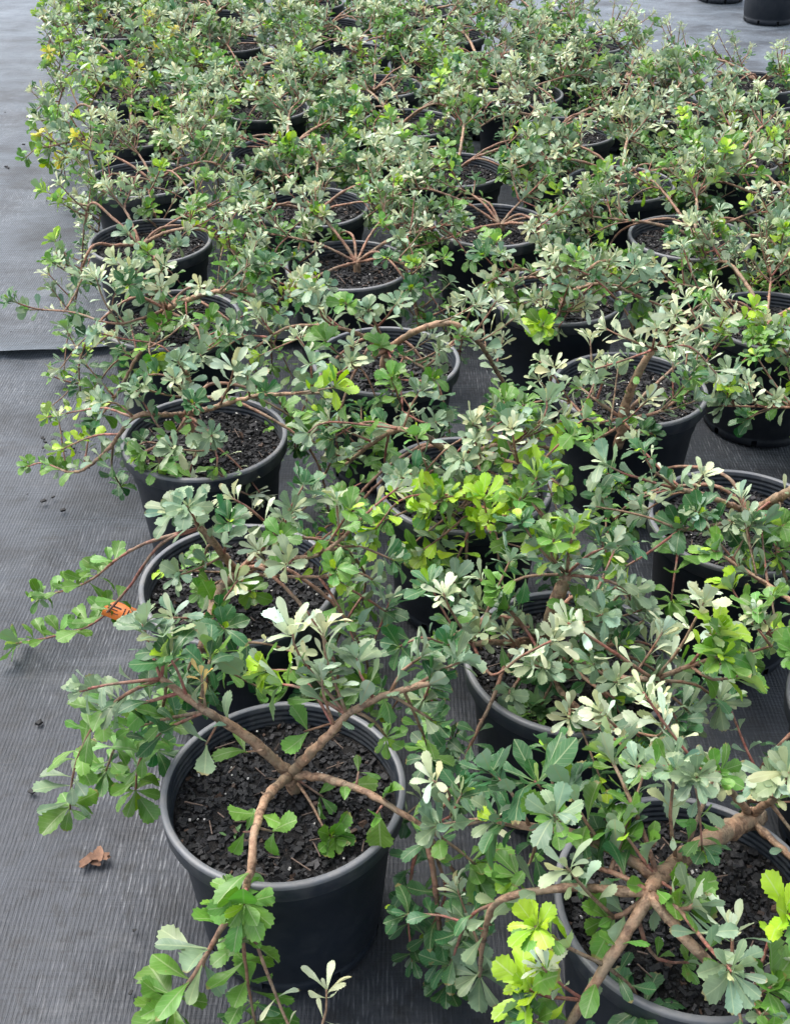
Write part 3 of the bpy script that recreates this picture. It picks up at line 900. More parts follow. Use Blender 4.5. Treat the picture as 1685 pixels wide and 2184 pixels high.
  {'p':[(-0.263,1.544,0.295),(-0.278,1.483,0.39),(-0.307,1.483,0.44)],'r':(0.0085,0.006),'l':(0.8,0.05,2,0.06,'G',9),'t':[{'p':[(-0.307,1.483,0.44),(-0.335,1.457,0.48)],'r':(0.0028,0.0016799999999999999),'l':(0.25,0.035,2,0.065,'G',10)},{'p':[(-0.301,1.484,0.43),(-0.366,1.482,0.4),(-0.443,1.515,0.28),(-0.531,1.586,0.15),(-0.632,1.643,0.07),(-0.709,1.665,0.035)],'r':(0.0032,0.00192),'l':(0.4,0.05,3,0.06,'M',7)},{'p':[(-0.305,1.491,0.43),(-0.385,1.488,0.4),(-0.456,1.552,0.32),(-0.544,1.642,0.2),(-0.648,1.73,0.1),(-0.677,1.745,0.08)],'r':(0.0032,0.00192),'l':(0.4,0.05,3,0.058,'M',7)},{'p':[(-0.301,1.484,0.43),(-0.309,1.44,0.5)],'r':(0.0028,0.0016799999999999999),'l':(0.25,0.035,2,0.06,'GP',8)}],'a':0},
  {'p':[(-0.263,1.544,0.295),(-0.204,1.509,0.38),(-0.175,1.507,0.42)],'r':(0.005,0.003),'l':(0.6,0.05,2,0.05,'G',8),'t':[{'p':[(-0.188,1.507,0.4),(-0.221,1.5,0.45),(-0.254,1.495,0.48)],'r':(0.0028,0.0016799999999999999),'l':(0.25,0.05,2,0.055,'p',7)},{'p':[(-0.18,1.512,0.41),(-0.157,1.486,0.46)],'r':(0.0028,0.0016799999999999999),'l':(0.25,0.035,2,0.05,'pG',8)}],'a':0},
  {'p':[(-0.263,1.544,0.295),(-0.172,1.479,0.37),(-0.111,1.46,0.4),(-0.053,1.489,0.44)],'r':(0.0062,0.003),'l':(0.6,0.07,2,0.045,'LM',7),'t':[{'p':[(-0.111,1.46,0.4),(-0.06,1.476,0.4),(-0.002,1.466,0.38)],'r':(0.0028,0.0016799999999999999),'l':(0.25,0.035,2,0.05,'DG',8)},{'p':[(-0.075,1.479,0.42),(-0.031,1.484,0.47),(0.005,1.491,0.5)],'r':(0.0028,0.0016799999999999999),'l':(0.25,0.04,2,0.045,'p',7)},{'p':[(-0.141,1.465,0.39),(-0.105,1.493,0.41),(-0.084,1.519,0.41)],'r':(0.0028,0.0016799999999999999),'l':(0.25,0.035,2,0.05,'GD',8)}],'a':0},
  {'p':[(-0.263,1.544,0.295),(-0.165,1.463,0.35),(-0.089,1.437,0.37)],'r':(0.004,0.0025),'l':(0.7,0.06,2,0.045,'LM',8),'t':[{'p':[(-0.119,1.449,0.36),(-0.06,1.436,0.38),(-0.031,1.425,0.37)],'r':(0.0028,0.0016799999999999999),'l':(0.25,0.035,2,0.05,'GM',8)},{'p':[(-0.104,1.449,0.36),(-0.053,1.428,0.34),(-0.009,1.431,0.3)],'r':(0.0028,0.0016799999999999999),'l':(0.25,0.035,2,0.05,'GD',8)}],'a':0},
  {'p':[(-0.263,1.544,0.295),(-0.233,1.481,0.305)],'r':(0.003,0.002),'l':(0.5,0.05,2,0.045,'M',9),'t':[],'a':0},
  {'p':[(-0.263,1.544,0.295),(-0.313,1.469,0.315)],'r':(0.003,0.002),'l':(0.6,0.05,2,0.045,'M',7),'t':[],'a':0},
  {'p':[(-0.263,1.544,0.295),(-0.382,1.539,0.305)],'r':(0.0025,0.0015),'l':(0.9,0.06,2,0.035,'L',6),'t':[],'a':0},
 ]),
 ('c1', 2): dict(J=(-0.419,2.059,0.3), b=[
  {'p':[(-0.419,2.059,0.3),(-0.398,2.002,0.38),(-0.394,1.985,0.44)],'r':(0.008,0.005),'l':(0.6,0.05,3,0.05,'G',9),'t':[{'p':[(-0.395,1.984,0.4),(-0.44,1.985,0.43),(-0.48,2.004,0.42)],'r':(0.0028,0.0016799999999999999),'l':(0.25,0.035,2,0.05,'GD',8)},{'p':[(-0.395,1.985,0.42),(-0.406,1.965,0.47)],'r':(0.0028,0.0016799999999999999),'l':(0.25,0.035,2,0.05,'G',8)}],'a':0},
  {'p':[(-0.419,2.059,0.3),(-0.339,1.991,0.36),(-0.269,1.956,0.4),(-0.213,1.929,0.42),(-0.133,1.915,0.43)],'r':(0.0068,0.003),'l':(0.3,0.045,2,0.05,'GMG',7),'t':[{'p':[(-0.339,1.991,0.36),(-0.308,1.929,0.44),(-0.292,1.899,0.49)],'r':(0.0028,0.0016799999999999999),'l':(0.25,0.05,2,0.065,'p',10)},{'p':[(-0.269,1.956,0.4),(-0.225,1.947,0.38),(-0.185,1.979,0.33)],'r':(0.0028,0.0016799999999999999),'l':(0.25,0.035,2,0.05,'GM',8)},{'p':[(-0.178,1.933,0.42),(-0.131,1.893,0.45),(-0.109,1.883,0.46)],'r':(0.0028,0.0016799999999999999),'l':(0.25,0.05,2,0.06,'L',7)}],'a':0},
  {'p':[(-0.419,2.059,0.3),(-0.452,1.955,0.36),(-0.495,1.928,0.37),(-0.562,1.956,0.28),(-0.65,2.035,0.18),(-0.733,2.138,0.12)],'r':(0.006,0.0025),'l':(0.25,0.05,2,0.048,'DMG',7),'t':[{'p':[(-0.495,1.928,0.37),(-0.57,1.999,0.35),(-0.686,2.155,0.25),(-0.76,2.222,0.2)],'r':(0.0028,0.0016799999999999999),'l':(0.25,0.05,2,0.04,'ML',6)},{'p':[(-0.495,1.928,0.37),(-0.523,1.929,0.4),(-0.549,1.915,0.41)],'r':(0.0028,0.0016799999999999999),'l':(0.25,0.035,2,0.05,'GG',9)},{'p':[(-0.549,1.95,0.3),(-0.575,2.013,0.2),(-0.577,2.065,0.12)],'r':(0.0028,0.0016799999999999999),'l':(0.25,0.035,2,0.05,'DM',7)},{'p':[(-0.526,1.944,0.33),(-0.591,1.976,0.3),(-0.698,2.086,0.2)],'r':(0.0028,0.0016799999999999999),'l':(0.25,0.035,2,0.04,'ML',6)}],'a':0},
  {'p':[(-0.419,2.059,0.3),(-0.424,1.926,0.33),(-0.483,1.89,0.31)],'r':(0.004,0.003),'l':(0.5,0.06,2,0.06,'M',9),'t':[{'p':[(-0.456,1.9,0.32),(-0.446,1.888,0.28)],'r':(0.0028,0.0016799999999999999),'l':(0.25,0.035,2,0.075,'M',9)}],'a':0},
  {'p':[(-0.419,2.059,0.3),(-0.361,1.936,0.34),(-0.344,1.893,0.35)],'r':(0.004,0.003),'l':(0.8,0.06,2,0.06,'G',9),'t':[],'a':0},
  {'p':[(-0.419,2.059,0.3),(-0.34,1.891,0.32),(-0.335,1.852,0.3)],'r':(0.003,0.002),'l':(0.9,0.06,2,0.05,'M',5),'t':[{'p':[(-0.335,1.852,0.3),(-0.382,1.927,0.2),(-0.418,1.995,0.12)],'r':(0.0028,0.0016799999999999999),'l':(0.25,0.035,2,0.05,'D',6)},{'p':[(-0.335,1.852,0.3),(-0.307,1.868,0.25),(-0.274,1.881,0.22)],'r':(0.0028,0.0016799999999999999),'l':(0.25,0.035,2,0.05,'pG',7)}],'a':0},
 ]),
 ('c1', 3): dict(J=(-0.542,2.558,0.3), b=[
  {'p':[(-0.542,2.558,0.3),(-0.533,2.44,0.4),(-0.554,2.431,0.43),(-0.584,2.423,0.43)],'r':(0.0085,0.004),'l':(0.5,0.04,3,0.05,'G',9),'t':[],'a':4},
  {'p':[(-0.542,2.558,0.3),(-0.466,2.435,0.38),(-0.407,2.406,0.41),(-0.336,2.418,0.41),(-0.295,2.453,0.36)],'r':(0.009,0.005),'l':(0.4,0.03,3,0.05,'GDG',8),'t':[{'p':[(-0.387,2.413,0.41),(-0.348,2.379,0.46),(-0.309,2.409,0.48)],'r':(0.0028,0.0016799999999999999),'l':(0.25,0.02,3,0.05,'G',8)}],'a':5},
  {'p':[(-0.542,2.558,0.3),(-0.52,2.35,0.34),(-0.565,2.316,0.3),(-0.627,2.327,0.2),(-0.689,2.339,0.12)],'r':(0.006,0.003),'l':(0.2,0.035,3,0.06,'DM',7),'t':[{'p':[(-0.54,2.333,0.32),(-0.633,2.39,0.25),(-0.711,2.44,0.15)],'r':(0.0028,0.0016799999999999999),'l':(0.25,0.035,2,0.06,'DM',7)}],'a':2},
  {'p':[(-0.542,2.558,0.3),(-0.564,2.38,0.36),(-0.61,2.314,0.38),(-0.715,2.373,0.38),(-0.826,2.428,0.36)],'r':(0.004,0.002),'l':(0.5,0.05,2,0.045,'pG',5),'t':[{'p':[(-0.6,2.314,0.38),(-0.624,2.325,0.43),(-0.635,2.333,0.48)],'r':(0.0028,0.0016799999999999999),'l':(0.2,0.025,3,0.065,'p',8)},{'p':[(-0.601,2.335,0.37),(-0.612,2.344,0.41),(-0.599,2.351,0.44)],'r':(0.0028,0.0016799999999999999),'l':(0.2,0.025,3,0.055,'pG',8)},{'p':[(-0.595,2.335,0.37),(-0.741,2.511,0.2),(-0.795,2.532,0.1),(-0.848,2.509,0.06)],'r':(0.0028,0.0016799999999999999),'l':(0.25,0.05,2,0.045,'ML',6)}],'a':0},
  {'p':[(-0.542,2.558,0.3),(-0.528,2.284,0.35),(-0.512,2.217,0.34)],'r':(0.003,0.002),'l':(0.9,0.05,2,0.05,'L',10),'t':[],'a':0},
  {'p':[(-0.542,2.558,0.3),(-0.433,2.332,0.36),(-0.397,2.16,0.38)],'r':(0.004,0.003),'l':(0.6,0.05,3,0.05,'GD',9),'t':[],'a':2},
 ]),
 ('c2', 0): dict(J=(0.481,1.049,0.27), b=[
  {'p':[(0.481,1.049,0.27),(0.374,0.941,0.345),(0.297,0.858,0.385),(0.285,0.835,0.39)],'r':(0.015,0.0105),'l':(0.97,0.05,2,0.06,'M',0),'t':[{'p':[(0.297,0.863,0.39),(0.284,0.899,0.42),(0.264,0.947,0.45),(0.254,0.978,0.46)],'r':(0.004,0.0024),'l':(0.15,0.035,3,0.06,'MLM',8)},{'p':[(0.294,0.855,0.385),(0.311,0.831,0.4)],'r':(0.0028,0.0016799999999999999),'l':(0.8,0.05,2,0.07,'M',4)},{'p':[(0.327,0.893,0.37),(0.311,0.894,0.45),(0.308,0.9,0.52)],'r':(0.0028,0.0016799999999999999),'l':(0.25,0.05,2,0.055,'GP',8)},{'p':[(0.297,0.858,0.385),(0.266,0.886,0.42),(0.251,0.898,0.43)],'r':(0.0028,0.0016799999999999999),'l':(0.25,0.035,2,0.06,'LM',7)}],'a':0},
  {'p':[(0.467,1.041,0.28),(0.473,0.991,0.38),(0.474,0.974,0.44)],'r':(0.007,0.004),'l':(0.5,0.05,2,0.05,'GP',8),'t':[],'a':3},
  {'p':[(0.465,1.033,0.28),(0.491,0.948,0.31),(0.524,0.914,0.3)],'r':(0.006,0.004),'l':(0.5,0.05,2,0.05,'GM',8),'t':[],'a':2},
  {'p':[(0.467,1.041,0.28),(0.415,0.991,0.38),(0.36,0.956,0.46),(0.318,0.933,0.5)],'r':(0.006,0.003),'l':(0.5,0.05,2,0.05,'GpD',8),'t':[],'a':4},
  {'p':[(0.285,0.835,0.39),(0.217,0.85,0.38),(0.17,0.854,0.37),(0.119,0.868,0.33),(0.109,0.892,0.22),(0.11,0.91,0.12)],'r':(0.006,0.003),'l':(0.2,0.07,2,0.06,'GM',8),'t':[{'p':[(0.119,0.868,0.33),(0.091,0.904,0.25),(0.073,0.94,0.1)],'r':(0.0028,0.0016799999999999999),'l':(0.25,0.035,2,0.06,'D',7)}],'a':0},
  {'p':[(0.285,0.835,0.39),(0.253,0.799,0.36),(0.226,0.773,0.33),(0.199,0.75,0.29),(0.176,0.732,0.26)],'r':(0.0078,0.0055),'l':(0.3,0.06,2,0.06,'M',7),'t':[{'p':[(0.231,0.775,0.34),(0.188,0.78,0.37),(0.148,0.771,0.42)],'r':(0.0028,0.0016799999999999999),'l':(0.4,0.035,3,0.05,'MLG',9)},{'p':[(0.213,0.769,0.3),(0.171,0.766,0.3),(0.148,0.762,0.32)],'r':(0.0028,0.0016799999999999999),'l':(0.25,0.04,2,0.075,'L',10)},{'p':[(0.231,0.775,0.34),(0.271,0.788,0.28),(0.284,0.778,0.25)],'r':(0.0028,0.0016799999999999999),'l':(0.25,0.035,2,0.065,'DM',7)}],'a':0},
  {'p':[(0.285,0.835,0.39),(0.314,0.798,0.37),(0.353,0.768,0.345),(0.389,0.754,0.32),(0.424,0.731,0.29)],'r':(0.0078,0.0055),'l':(0.4,0.08,2,0.06,'MG',7),'t':[{'p':[(0.389,0.754,0.32),(0.408,0.752,0.34)],'r':(0.0028,0.0016799999999999999),'l':(0.25,0.035,2,0.075,'M',8)},{'p':[(0.358,0.766,0.34),(0.362,0.767,0.38),(0.361,0.777,0.4)],'r':(0.0028,0.0016799999999999999),'l':(0.25,0.035,2,0.06,'pGM',5)},{'p':[(0.408,0.822,0.31),(0.419,0.804,0.37),(0.426,0.793,0.41)],'r':(0.0028,0.0016799999999999999),'l':(0.25,0.035,2,0.075,'pL',6)}],'a':0},
  {'p':[(0.298,0.86,0.385),(0.257,0.881,0.4),(0.204,0.9,0.415),(0.155,0.903,0.42),(0.118,0.913,0.42)],'r':(0.0078,0.0045),'l':(0.3,0.04,2,0.06,'DM',8),'t':[{'p':[(0.193,0.904,0.415),(0.172,0.913,0.46),(0.158,0.919,0.48)],'r':(0.0028,0.0016799999999999999),'l':(0.25,0.04,2,0.085,'DG',8)},{'p':[(0.155,0.903,0.42),(0.13,0.902,0.48),(0.104,0.918,0.5)],'r':(0.0028,0.0016799999999999999),'l':(0.25,0.035,2,0.055,'DG',8)},{'p':[(0.232,0.896,0.4),(0.205,0.899,0.46),(0.196,0.918,0.47)],'r':(0.0028,0.0016799999999999999),'l':(0.25,0.035,2,0.065,'DM',8)},{'p':[(0.166,0.903,0.42),(0.163,0.925,0.33),(0.142,0.921,0.3)],'r':(0.0028,0.0016799999999999999),'l':(0.25,0.035,2,0.06,'DM',8)}],'a':0},
  {'p':[(0.285,0.835,0.39),(0.257,0.85,0.4),(0.229,0.87,0.39)],'r':(0.004,0.003),'l':(0.4,0.04,3,0.06,'MDG',9),'t':[],'a':2},
  {'p':[(0.285,0.835,0.39),(0.258,0.83,0.36),(0.238,0.831,0.35)],'r':(0.004,0.003),'l':(0.4,0.04,3,0.06,'MGD',8),'t':[],'a':1},
  {'p':[(0.285,0.835,0.39),(0.311,0.806,0.4),(0.325,0.805,0.41)],'r':(0.004,0.003),'l':(0.5,0.04,3,0.07,'MG',8),'t':[],'a':1},
  {'p':[(0.285,0.835,0.39),(0.278,0.838,0.34),(0.304,0.824,0.285),(0.339,0.816,0.29)],'r':(0.0035,0.002),'l':(0.7,0.06,2,0.04,'M',5),'t':[],'a':0},
 ]),
 ('c2', 1): dict(J=(0.234,1.375,0.285), b=[
  {'p':[(0.234,1.375,0.285),(0.232,1.333,0.39),(0.245,1.327,0.46)],'r':(0.014,0.011),'l':(0.9,0.05,2,0.05,'G',9),'t':[{'p':[(0.243,1.321,0.46),(0.202,1.321,0.51),(0.174,1.333,0.55)],'r':(0.0028,0.0016799999999999999),'l':(0.25,0.025,3,0.05,'GD',9)},{'p':[(0.243,1.321,0.46),(0.276,1.323,0.5),(0.325,1.346,0.5)],'r':(0.0028,0.0016799999999999999),'l':(0.25,0.025,3,0.05,'DG',9)},{'p':[(0.243,1.321,0.46),(0.242,1.307,0.52),(0.25,1.318,0.56)],'r':(0.0028,0.0016799999999999999),'l':(0.25,0.025,3,0.05,'GL',9)},{'p':[(0.243,1.321,0.46),(0.301,1.298,0.47),(0.342,1.316,0.43)],'r':(0.0028,0.0016799999999999999),'l':(0.25,0.025,3,0.05,'DG',9)},{'p':[(0.243,1.321,0.46),(0.187,1.334,0.45),(0.149,1.339,0.42)],'r':(0.0028,0.0016799999999999999),'l':(0.25,0.025,3,0.05,'DMG',9)},{'p':[(0.241,1.325,0.44),(0.269,1.318,0.42),(0.308,1.323,0.38)],'r':(0.0028,0.0016799999999999999),'l':(0.25,0.025,3,0.05,'DG',9)},{'p':[(0.243,1.321,0.46),(0.219,1.318,0.5),(0.22,1.316,0.53)],'r':(0.0028,0.0016799999999999999),'l':(0.25,0.03,3,0.06,'LM',8)}],'a':0},
  {'p':[(0.234,1.375,0.285),(0.165,1.317,0.34),(0.121,1.292,0.36),(0.066,1.286,0.36)],'r':(0.007,0.004),'l':(0.5,0.05,2,0.05,'GM',7),'t':[{'p':[(0.107,1.292,0.36),(0.081,1.274,0.43),(0.067,1.271,0.47)],'r':(0.0028,0.0016799999999999999),'l':(0.25,0.05,2,0.05,'pG',8)},{'p':[(0.08,1.289,0.36),(0.039,1.282,0.38),(0.005,1.261,0.38)],'r':(0.0028,0.0016799999999999999),'l':(0.25,0.035,2,0.05,'GD',8)},{'p':[(0.114,1.292,0.36),(0.135,1.321,0.4),(0.169,1.366,0.46)],'r':(0.0028,0.0016799999999999999),'l':(0.25,0.06,2,0.05,'G',8)},{'p':[(0.107,1.292,0.36),(0.134,1.203,0.38),(0.169,1.185,0.43),(0.206,1.161,0.48)],'r':(0.0028,0.0016799999999999999),'l':(0.5,0.035,2,0.055,'p',8)},{'p':[(0.08,1.288,0.36),(0.06,1.278,0.32),(0.041,1.293,0.24)],'r':(0.0028,0.0016799999999999999),'l':(0.25,0.035,2,0.055,'DG',8)}],'a':0},
  {'p':[(0.234,1.375,0.285),(0.284,1.255,0.35),(0.318,1.209,0.37),(0.356,1.193,0.38)],'r':(0.006,0.0045),'l':(0.95,0.05,2,0.05,'GD',8),'t':[{'p':[(0.356,1.193,0.38),(0.288,1.188,0.44),(0.227,1.184,0.49)],'r':(0.003,0.0018),'l':(0.25,0.045,2,0.05,'p',8)},{'p':[(0.356,1.193,0.38),(0.38,1.182,0.45),(0.402,1.189,0.52)],'r':(0.003,0.0018),'l':(0.3,0.04,2,0.06,'p',9)},{'p':[(0.356,1.193,0.38),(0.375,1.151,0.35),(0.354,1.127,0.33)],'r':(0.0028,0.0016799999999999999),'l':(0.25,0.035,2,0.06,'GD',9)},{'p':[(0.356,1.193,0.38),(0.409,1.184,0.38),(0.459,1.199,0.33)],'r':(0.0028,0.0016799999999999999),'l':(0.25,0.035,2,0.06,'DG',9)},{'p':[(0.356,1.193,0.38),(0.409,1.181,0.33)],'r':(0.0028,0.0016799999999999999),'l':(0.25,0.035,2,0.06,'GD',9)}],'a':0},
  {'p':[(0.234,1.375,0.285),(0.239,1.249,0.31),(0.269,1.207,0.3)],'r':(0.0065,0.005),'l':(0.5,0.08,2,0.06,'D',5),'t':[{'p':[(0.269,1.207,0.3),(0.295,1.105,0.37),(0.261,1.079,0.43)],'r':(0.0028,0.0016799999999999999),'l':(0.25,0.04,2,0.05,'p',8)},{'p':[(0.269,1.207,0.3),(0.334,1.067,0.4),(0.325,1.061,0.46)],'r':(0.0028,0.0016799999999999999),'l':(0.25,0.05,2,0.05,'p',9)},{'p':[(0.269,1.207,0.3),(0.281,1.195,0.26),(0.282,1.216,0.2)],'r':(0.0028,0.0016799999999999999),'l':(0.25,0.035,2,0.06,'D',7)},{'p':[(0.269,1.207,0.3),(0.299,1.062,0.38),(0.334,1.004,0.4)],'r':(0.0028,0.0016799999999999999),'l':(0.25,0.035,2,0.06,'GP',8)}],'a':0},
  {'p':[(0.234,1.375,0.285),(0.186,1.337,0.36),(0.164,1.344,0.39)],'r':(0.005,0.003),'l':(0.3,0.03,3,0.05,'DMG',9),'t':[],'a':3},
  {'p':[(0.234,1.375,0.285),(0.267,1.325,0.37),(0.308,1.333,0.39)],'r':(0.005,0.003),'l':(0.3,0.03,3,0.05,'DGM',9),'t':[],'a':4},
  {'p':[(0.234,1.375,0.285),(0.293,1.296,0.35),(0.327,1.271,0.38)],'r':(0.005,0.003),'l':(0.3,0.03,3,0.05,'DMG',9),'t':[],'a':3},
  {'p':[(0.234,1.375,0.285),(0.192,1.289,0.31),(0.165,1.25,0.3)],'r':(0.004,0.003),'l':(0.3,0.03,3,0.045,'MGD',9),'t':[],'a':2},
  {'p':[(0.234,1.375,0.285),(0.275,1.247,0.33),(0.309,1.209,0.33)],'r':(0.004,0.003),'l':(0.3,0.03,3,0.055,'DG',9),'t':[],'a':2},
  {'p':[(0.356,1.193,0.38),(0.396,1.178,0.42),(0.427,1.152,0.46)],'r':(0.004,0.003),'l':(0.3,0.03,3,0.06,'LM',9),'t':[{'p':[(0.396,1.178,0.42),(0.407,1.17,0.46),(0.423,1.175,0.48)],'r':(0.0028,0.0016799999999999999),'l':(0.25,0.035,2,0.065,'L',9)},{'p':[(0.396,1.178,0.42),(0.421,1.15,0.42),(0.46,1.159,0.42)],'r':(0.0028,0.0016799999999999999),'l':(0.25,0.035,2,0.065,'LM',9)}],'a':0},
 ]),
 ('c2', 2): dict(J=(0.129,1.85,0.32), b=[
  {'p':[(0.129,1.85,0.32),(0.074,1.802,0.39),(0.015,1.834,0.4),(-0.037,1.876,0.35),(-0.095,1.952,0.25)],'r':(0.0082,0.004),'l':(0.4,0.035,3,0.052,'DMG',8),'t':[{'p':[(0.015,1.834,0.4),(-0.055,1.894,0.38),(-0.127,1.909,0.33)],'r':(0.0028,0.0016799999999999999),'l':(0.25,0.03,3,0.055,'GDM',9)},{'p':[(0.015,1.834,0.4),(0.032,1.841,0.45),(0.048,1.838,0.48)],'r':(0.0028,0.0016799999999999999),'l':(0.25,0.035,2,0.05,'G',8)},{'p':[(-0.011,1.843,0.38),(-0.02,1.905,0.28),(-0.012,1.961,0.2)],'r':(0.0028,0.0016799999999999999),'l':(0.25,0.03,3,0.055,'DM',9)},{'p':[(0.006,1.834,0.4),(-0.12,1.825,0.42),(-0.162,1.81,0.4)],'r':(0.0028,0.0016799999999999999),'l':(0.25,0.06,2,0.06,'GM',6)}],'a':3},
  {'p':[(0.129,1.85,0.32),(0.165,1.786,0.39),(0.232,1.785,0.4),(0.284,1.794,0.38)],'r':(0.0078,0.004),'l':(0.4,0.035,3,0.052,'MLG',8),'t':[{'p':[(0.215,1.781,0.4),(0.254,1.739,0.48),(0.26,1.768,0.5)],'r':(0.0028,0.0016799999999999999),'l':(0.25,0.035,2,0.06,'GLp',8)},{'p':[(0.232,1.785,0.4),(0.304,1.741,0.46),(0.33,1.756,0.47)],'r':(0.0028,0.0016799999999999999),'l':(0.25,0.035,2,0.06,'Lp',7)}],'a':3},
  {'p':[(0.129,1.85,0.32),(0.149,1.702,0.36),(0.136,1.617,0.36)],'r':(0.004,0.003),'l':(0.6,0.04,3,0.055,'L',10),'t':[{'p':[(0.143,1.673,0.36),(0.072,1.674,0.3),(0.023,1.673,0.25)],'r':(0.0028,0.0016799999999999999),'l':(0.25,0.03,3,0.06,'L',10)},{'p':[(0.143,1.673,0.36),(0.046,1.644,0.36),(-0.018,1.603,0.36)],'r':(0.0028,0.0016799999999999999),'l':(0.25,0.04,2,0.055,'LM',8)},{'p':[(0.142,1.644,0.36),(0.179,1.545,0.41),(0.199,1.539,0.45)],'r':(0.0028,0.0016799999999999999),'l':(0.25,0.03,3,0.06,'LM',8)},{'p':[(0.136,1.617,0.36),(0.109,1.592,0.3),(0.095,1.604,0.25)],'r':(0.0028,0.0016799999999999999),'l':(0.25,0.03,3,0.06,'LM',9)},{'p':[(0.142,1.659,0.36),(0.084,1.628,0.39),(0.053,1.601,0.38)],'r':(0.0028,0.0016799999999999999),'l':(0.25,0.03,3,0.062,'L',9)},{'p':[(0.142,1.659,0.36),(0.093,1.604,0.34),(0.045,1.571,0.32)],'r':(0.0028,0.0016799999999999999),'l':(0.25,0.03,3,0.062,'L',9)},{'p':[(0.139,1.63,0.36),(0.151,1.561,0.38),(0.139,1.539,0.45)],'r':(0.0028,0.0016799999999999999),'l':(0.25,0.03,3,0.062,'L',8)},{'p':[(0.136,1.617,0.36),(0.167,1.55,0.36),(0.21,1.524,0.36)],'r':(0.0028,0.0016799999999999999),'l':(0.25,0.03,3,0.06,'LM',9)},{'p':[(0.143,1.673,0.36),(0.021,1.614,0.4),(-0.033,1.576,0.36)],'r':(0.0028,0.0016799999999999999),'l':(0.25,0.03,3,0.065,'LL',9)},{'p':[(0.136,1.617,0.36),(0.194,1.557,0.42),(0.228,1.561,0.48)],'r':(0.0028,0.0016799999999999999),'l':(0.25,0.03,3,0.065,'LM',9)}],'a':0},
  {'p':[(0.129,1.85,0.32),(0.178,1.73,0.4),(0.233,1.653,0.43),(0.276,1.612,0.42)],'r':(0.005,0.003),'l':(0.35,0.03,3,0.055,'LM',9),'t':[{'p':[(0.233,1.653,0.43),(0.268,1.647,0.48),(0.289,1.643,0.5)],'r':(0.0028,0.0016799999999999999),'l':(0.25,0.035,2,0.06,'LM',9)},{'p':[(0.233,1.653,0.43),(0.22,1.584,0.42),(0.24,1.546,0.4)],'r':(0.0028,0.0016799999999999999),'l':(0.25,0.035,2,0.06,'LM',9)},{'p':[(0.205,1.684,0.42),(0.187,1.693,0.47),(0.195,1.706,0.49)],'r':(0.0028,0.0016799999999999999),'l':(0.25,0.035,2,0.06,'LG',9)}],'a':0},
  {'p':[(0.129,1.85,0.32),(0.098,1.747,0.36),(0.071,1.687,0.37)],'r':(0.004,0.003),'l':(0.3,0.03,3,0.05,'DMG',9),'t':[],'a':2},
  {'p':[(0.129,1.85,0.32),(0.171,1.732,0.37),(0.198,1.672,0.38)],'r':(0.004,0.003),'l':(0.3,0.03,3,0.05,'MDG',9),'t':[],'a':3},
  {'p':[(0.129,1.85,0.32),(0.132,1.793,0.4),(0.137,1.774,0.45)],'r':(0.005,0.003),'l':(0.4,0.03,3,0.05,'Gp',9),'t':[],'a':2},
  {'p':[(0.129,1.85,0.32),(0.073,1.763,0.36),(0.04,1.763,0.33)],'r':(0.004,0.003),'l':(0.3,0.035,3,0.05,'DM',9),'t':[],'a':3},
 ]),
 ('c2', 3): dict(J=(-0.018,2.33,0.31), b=[
  {'p':[(-0.018,2.33,0.31),(-0.081,2.227,0.4),(-0.148,2.219,0.42),(-0.225,2.208,0.42),(-0.294,2.192,0.38)],'r':(0.0062,0.003),'l':(0.35,0.05,2,0.048,'pG',7),'t':[{'p':[(-0.12,2.229,0.41),(-0.144,2.169,0.46),(-0.151,2.148,0.5)],'r':(0.0028,0.0016799999999999999),'l':(0.25,0.05,2,0.055,'p',10)},{'p':[(-0.148,2.219,0.42),(-0.193,2.165,0.42),(-0.276,2.121,0.4)],'r':(0.0028,0.0016799999999999999),'l':(0.25,0.05,2,0.045,'pL',7)}],'a':2},
  {'p':[(-0.018,2.33,0.31),(0.046,2.218,0.41),(0.114,2.21,0.43),(0.175,2.224,0.38),(0.236,2.301,0.25),(0.281,2.337,0.17)],'r':(0.0088,0.004),'l':(0.4,0.035,3,0.05,'DG',8),'t':[],'a':3},
  {'p':[(-0.018,2.33,0.31),(-0.088,2.128,0.37),(-0.17,2.058,0.37)],'r':(0.007,0.004),'l':(0.35,0.045,3,0.052,'GD',9),'t':[],'a':3},
  {'p':[(-0.018,2.33,0.31),(-0.041,2.21,0.43),(-0.054,2.17,0.48)],'r':(0.005,0.003),'l':(0.7,0.05,2,0.05,'Gp',9),'t':[],'a':0},
  {'p':[(-0.018,2.33,0.31),(0.007,2.154,0.34),(0.017,2.049,0.3)],'r':(0.003,0.002),'l':(0.3,0.04,2,0.045,'P',6),'t':[{'p':[(0.017,2.068,0.3),(0.053,1.979,0.33),(0.079,1.945,0.35)],'r':(0.0028,0.0016799999999999999),'l':(0.25,0.035,2,0.045,'GP',7)}],'a':0},
  {'p':[(-0.018,2.33,0.31),(0.027,2.188,0.36),(0.084,2.135,0.35)],'r':(0.004,0.003),'l':(0.4,0.04,3,0.05,'GD',8),'t':[],'a':2},
 ]),
 ('c3', 2): dict(J=(0.455,2.044,0.3), b=[
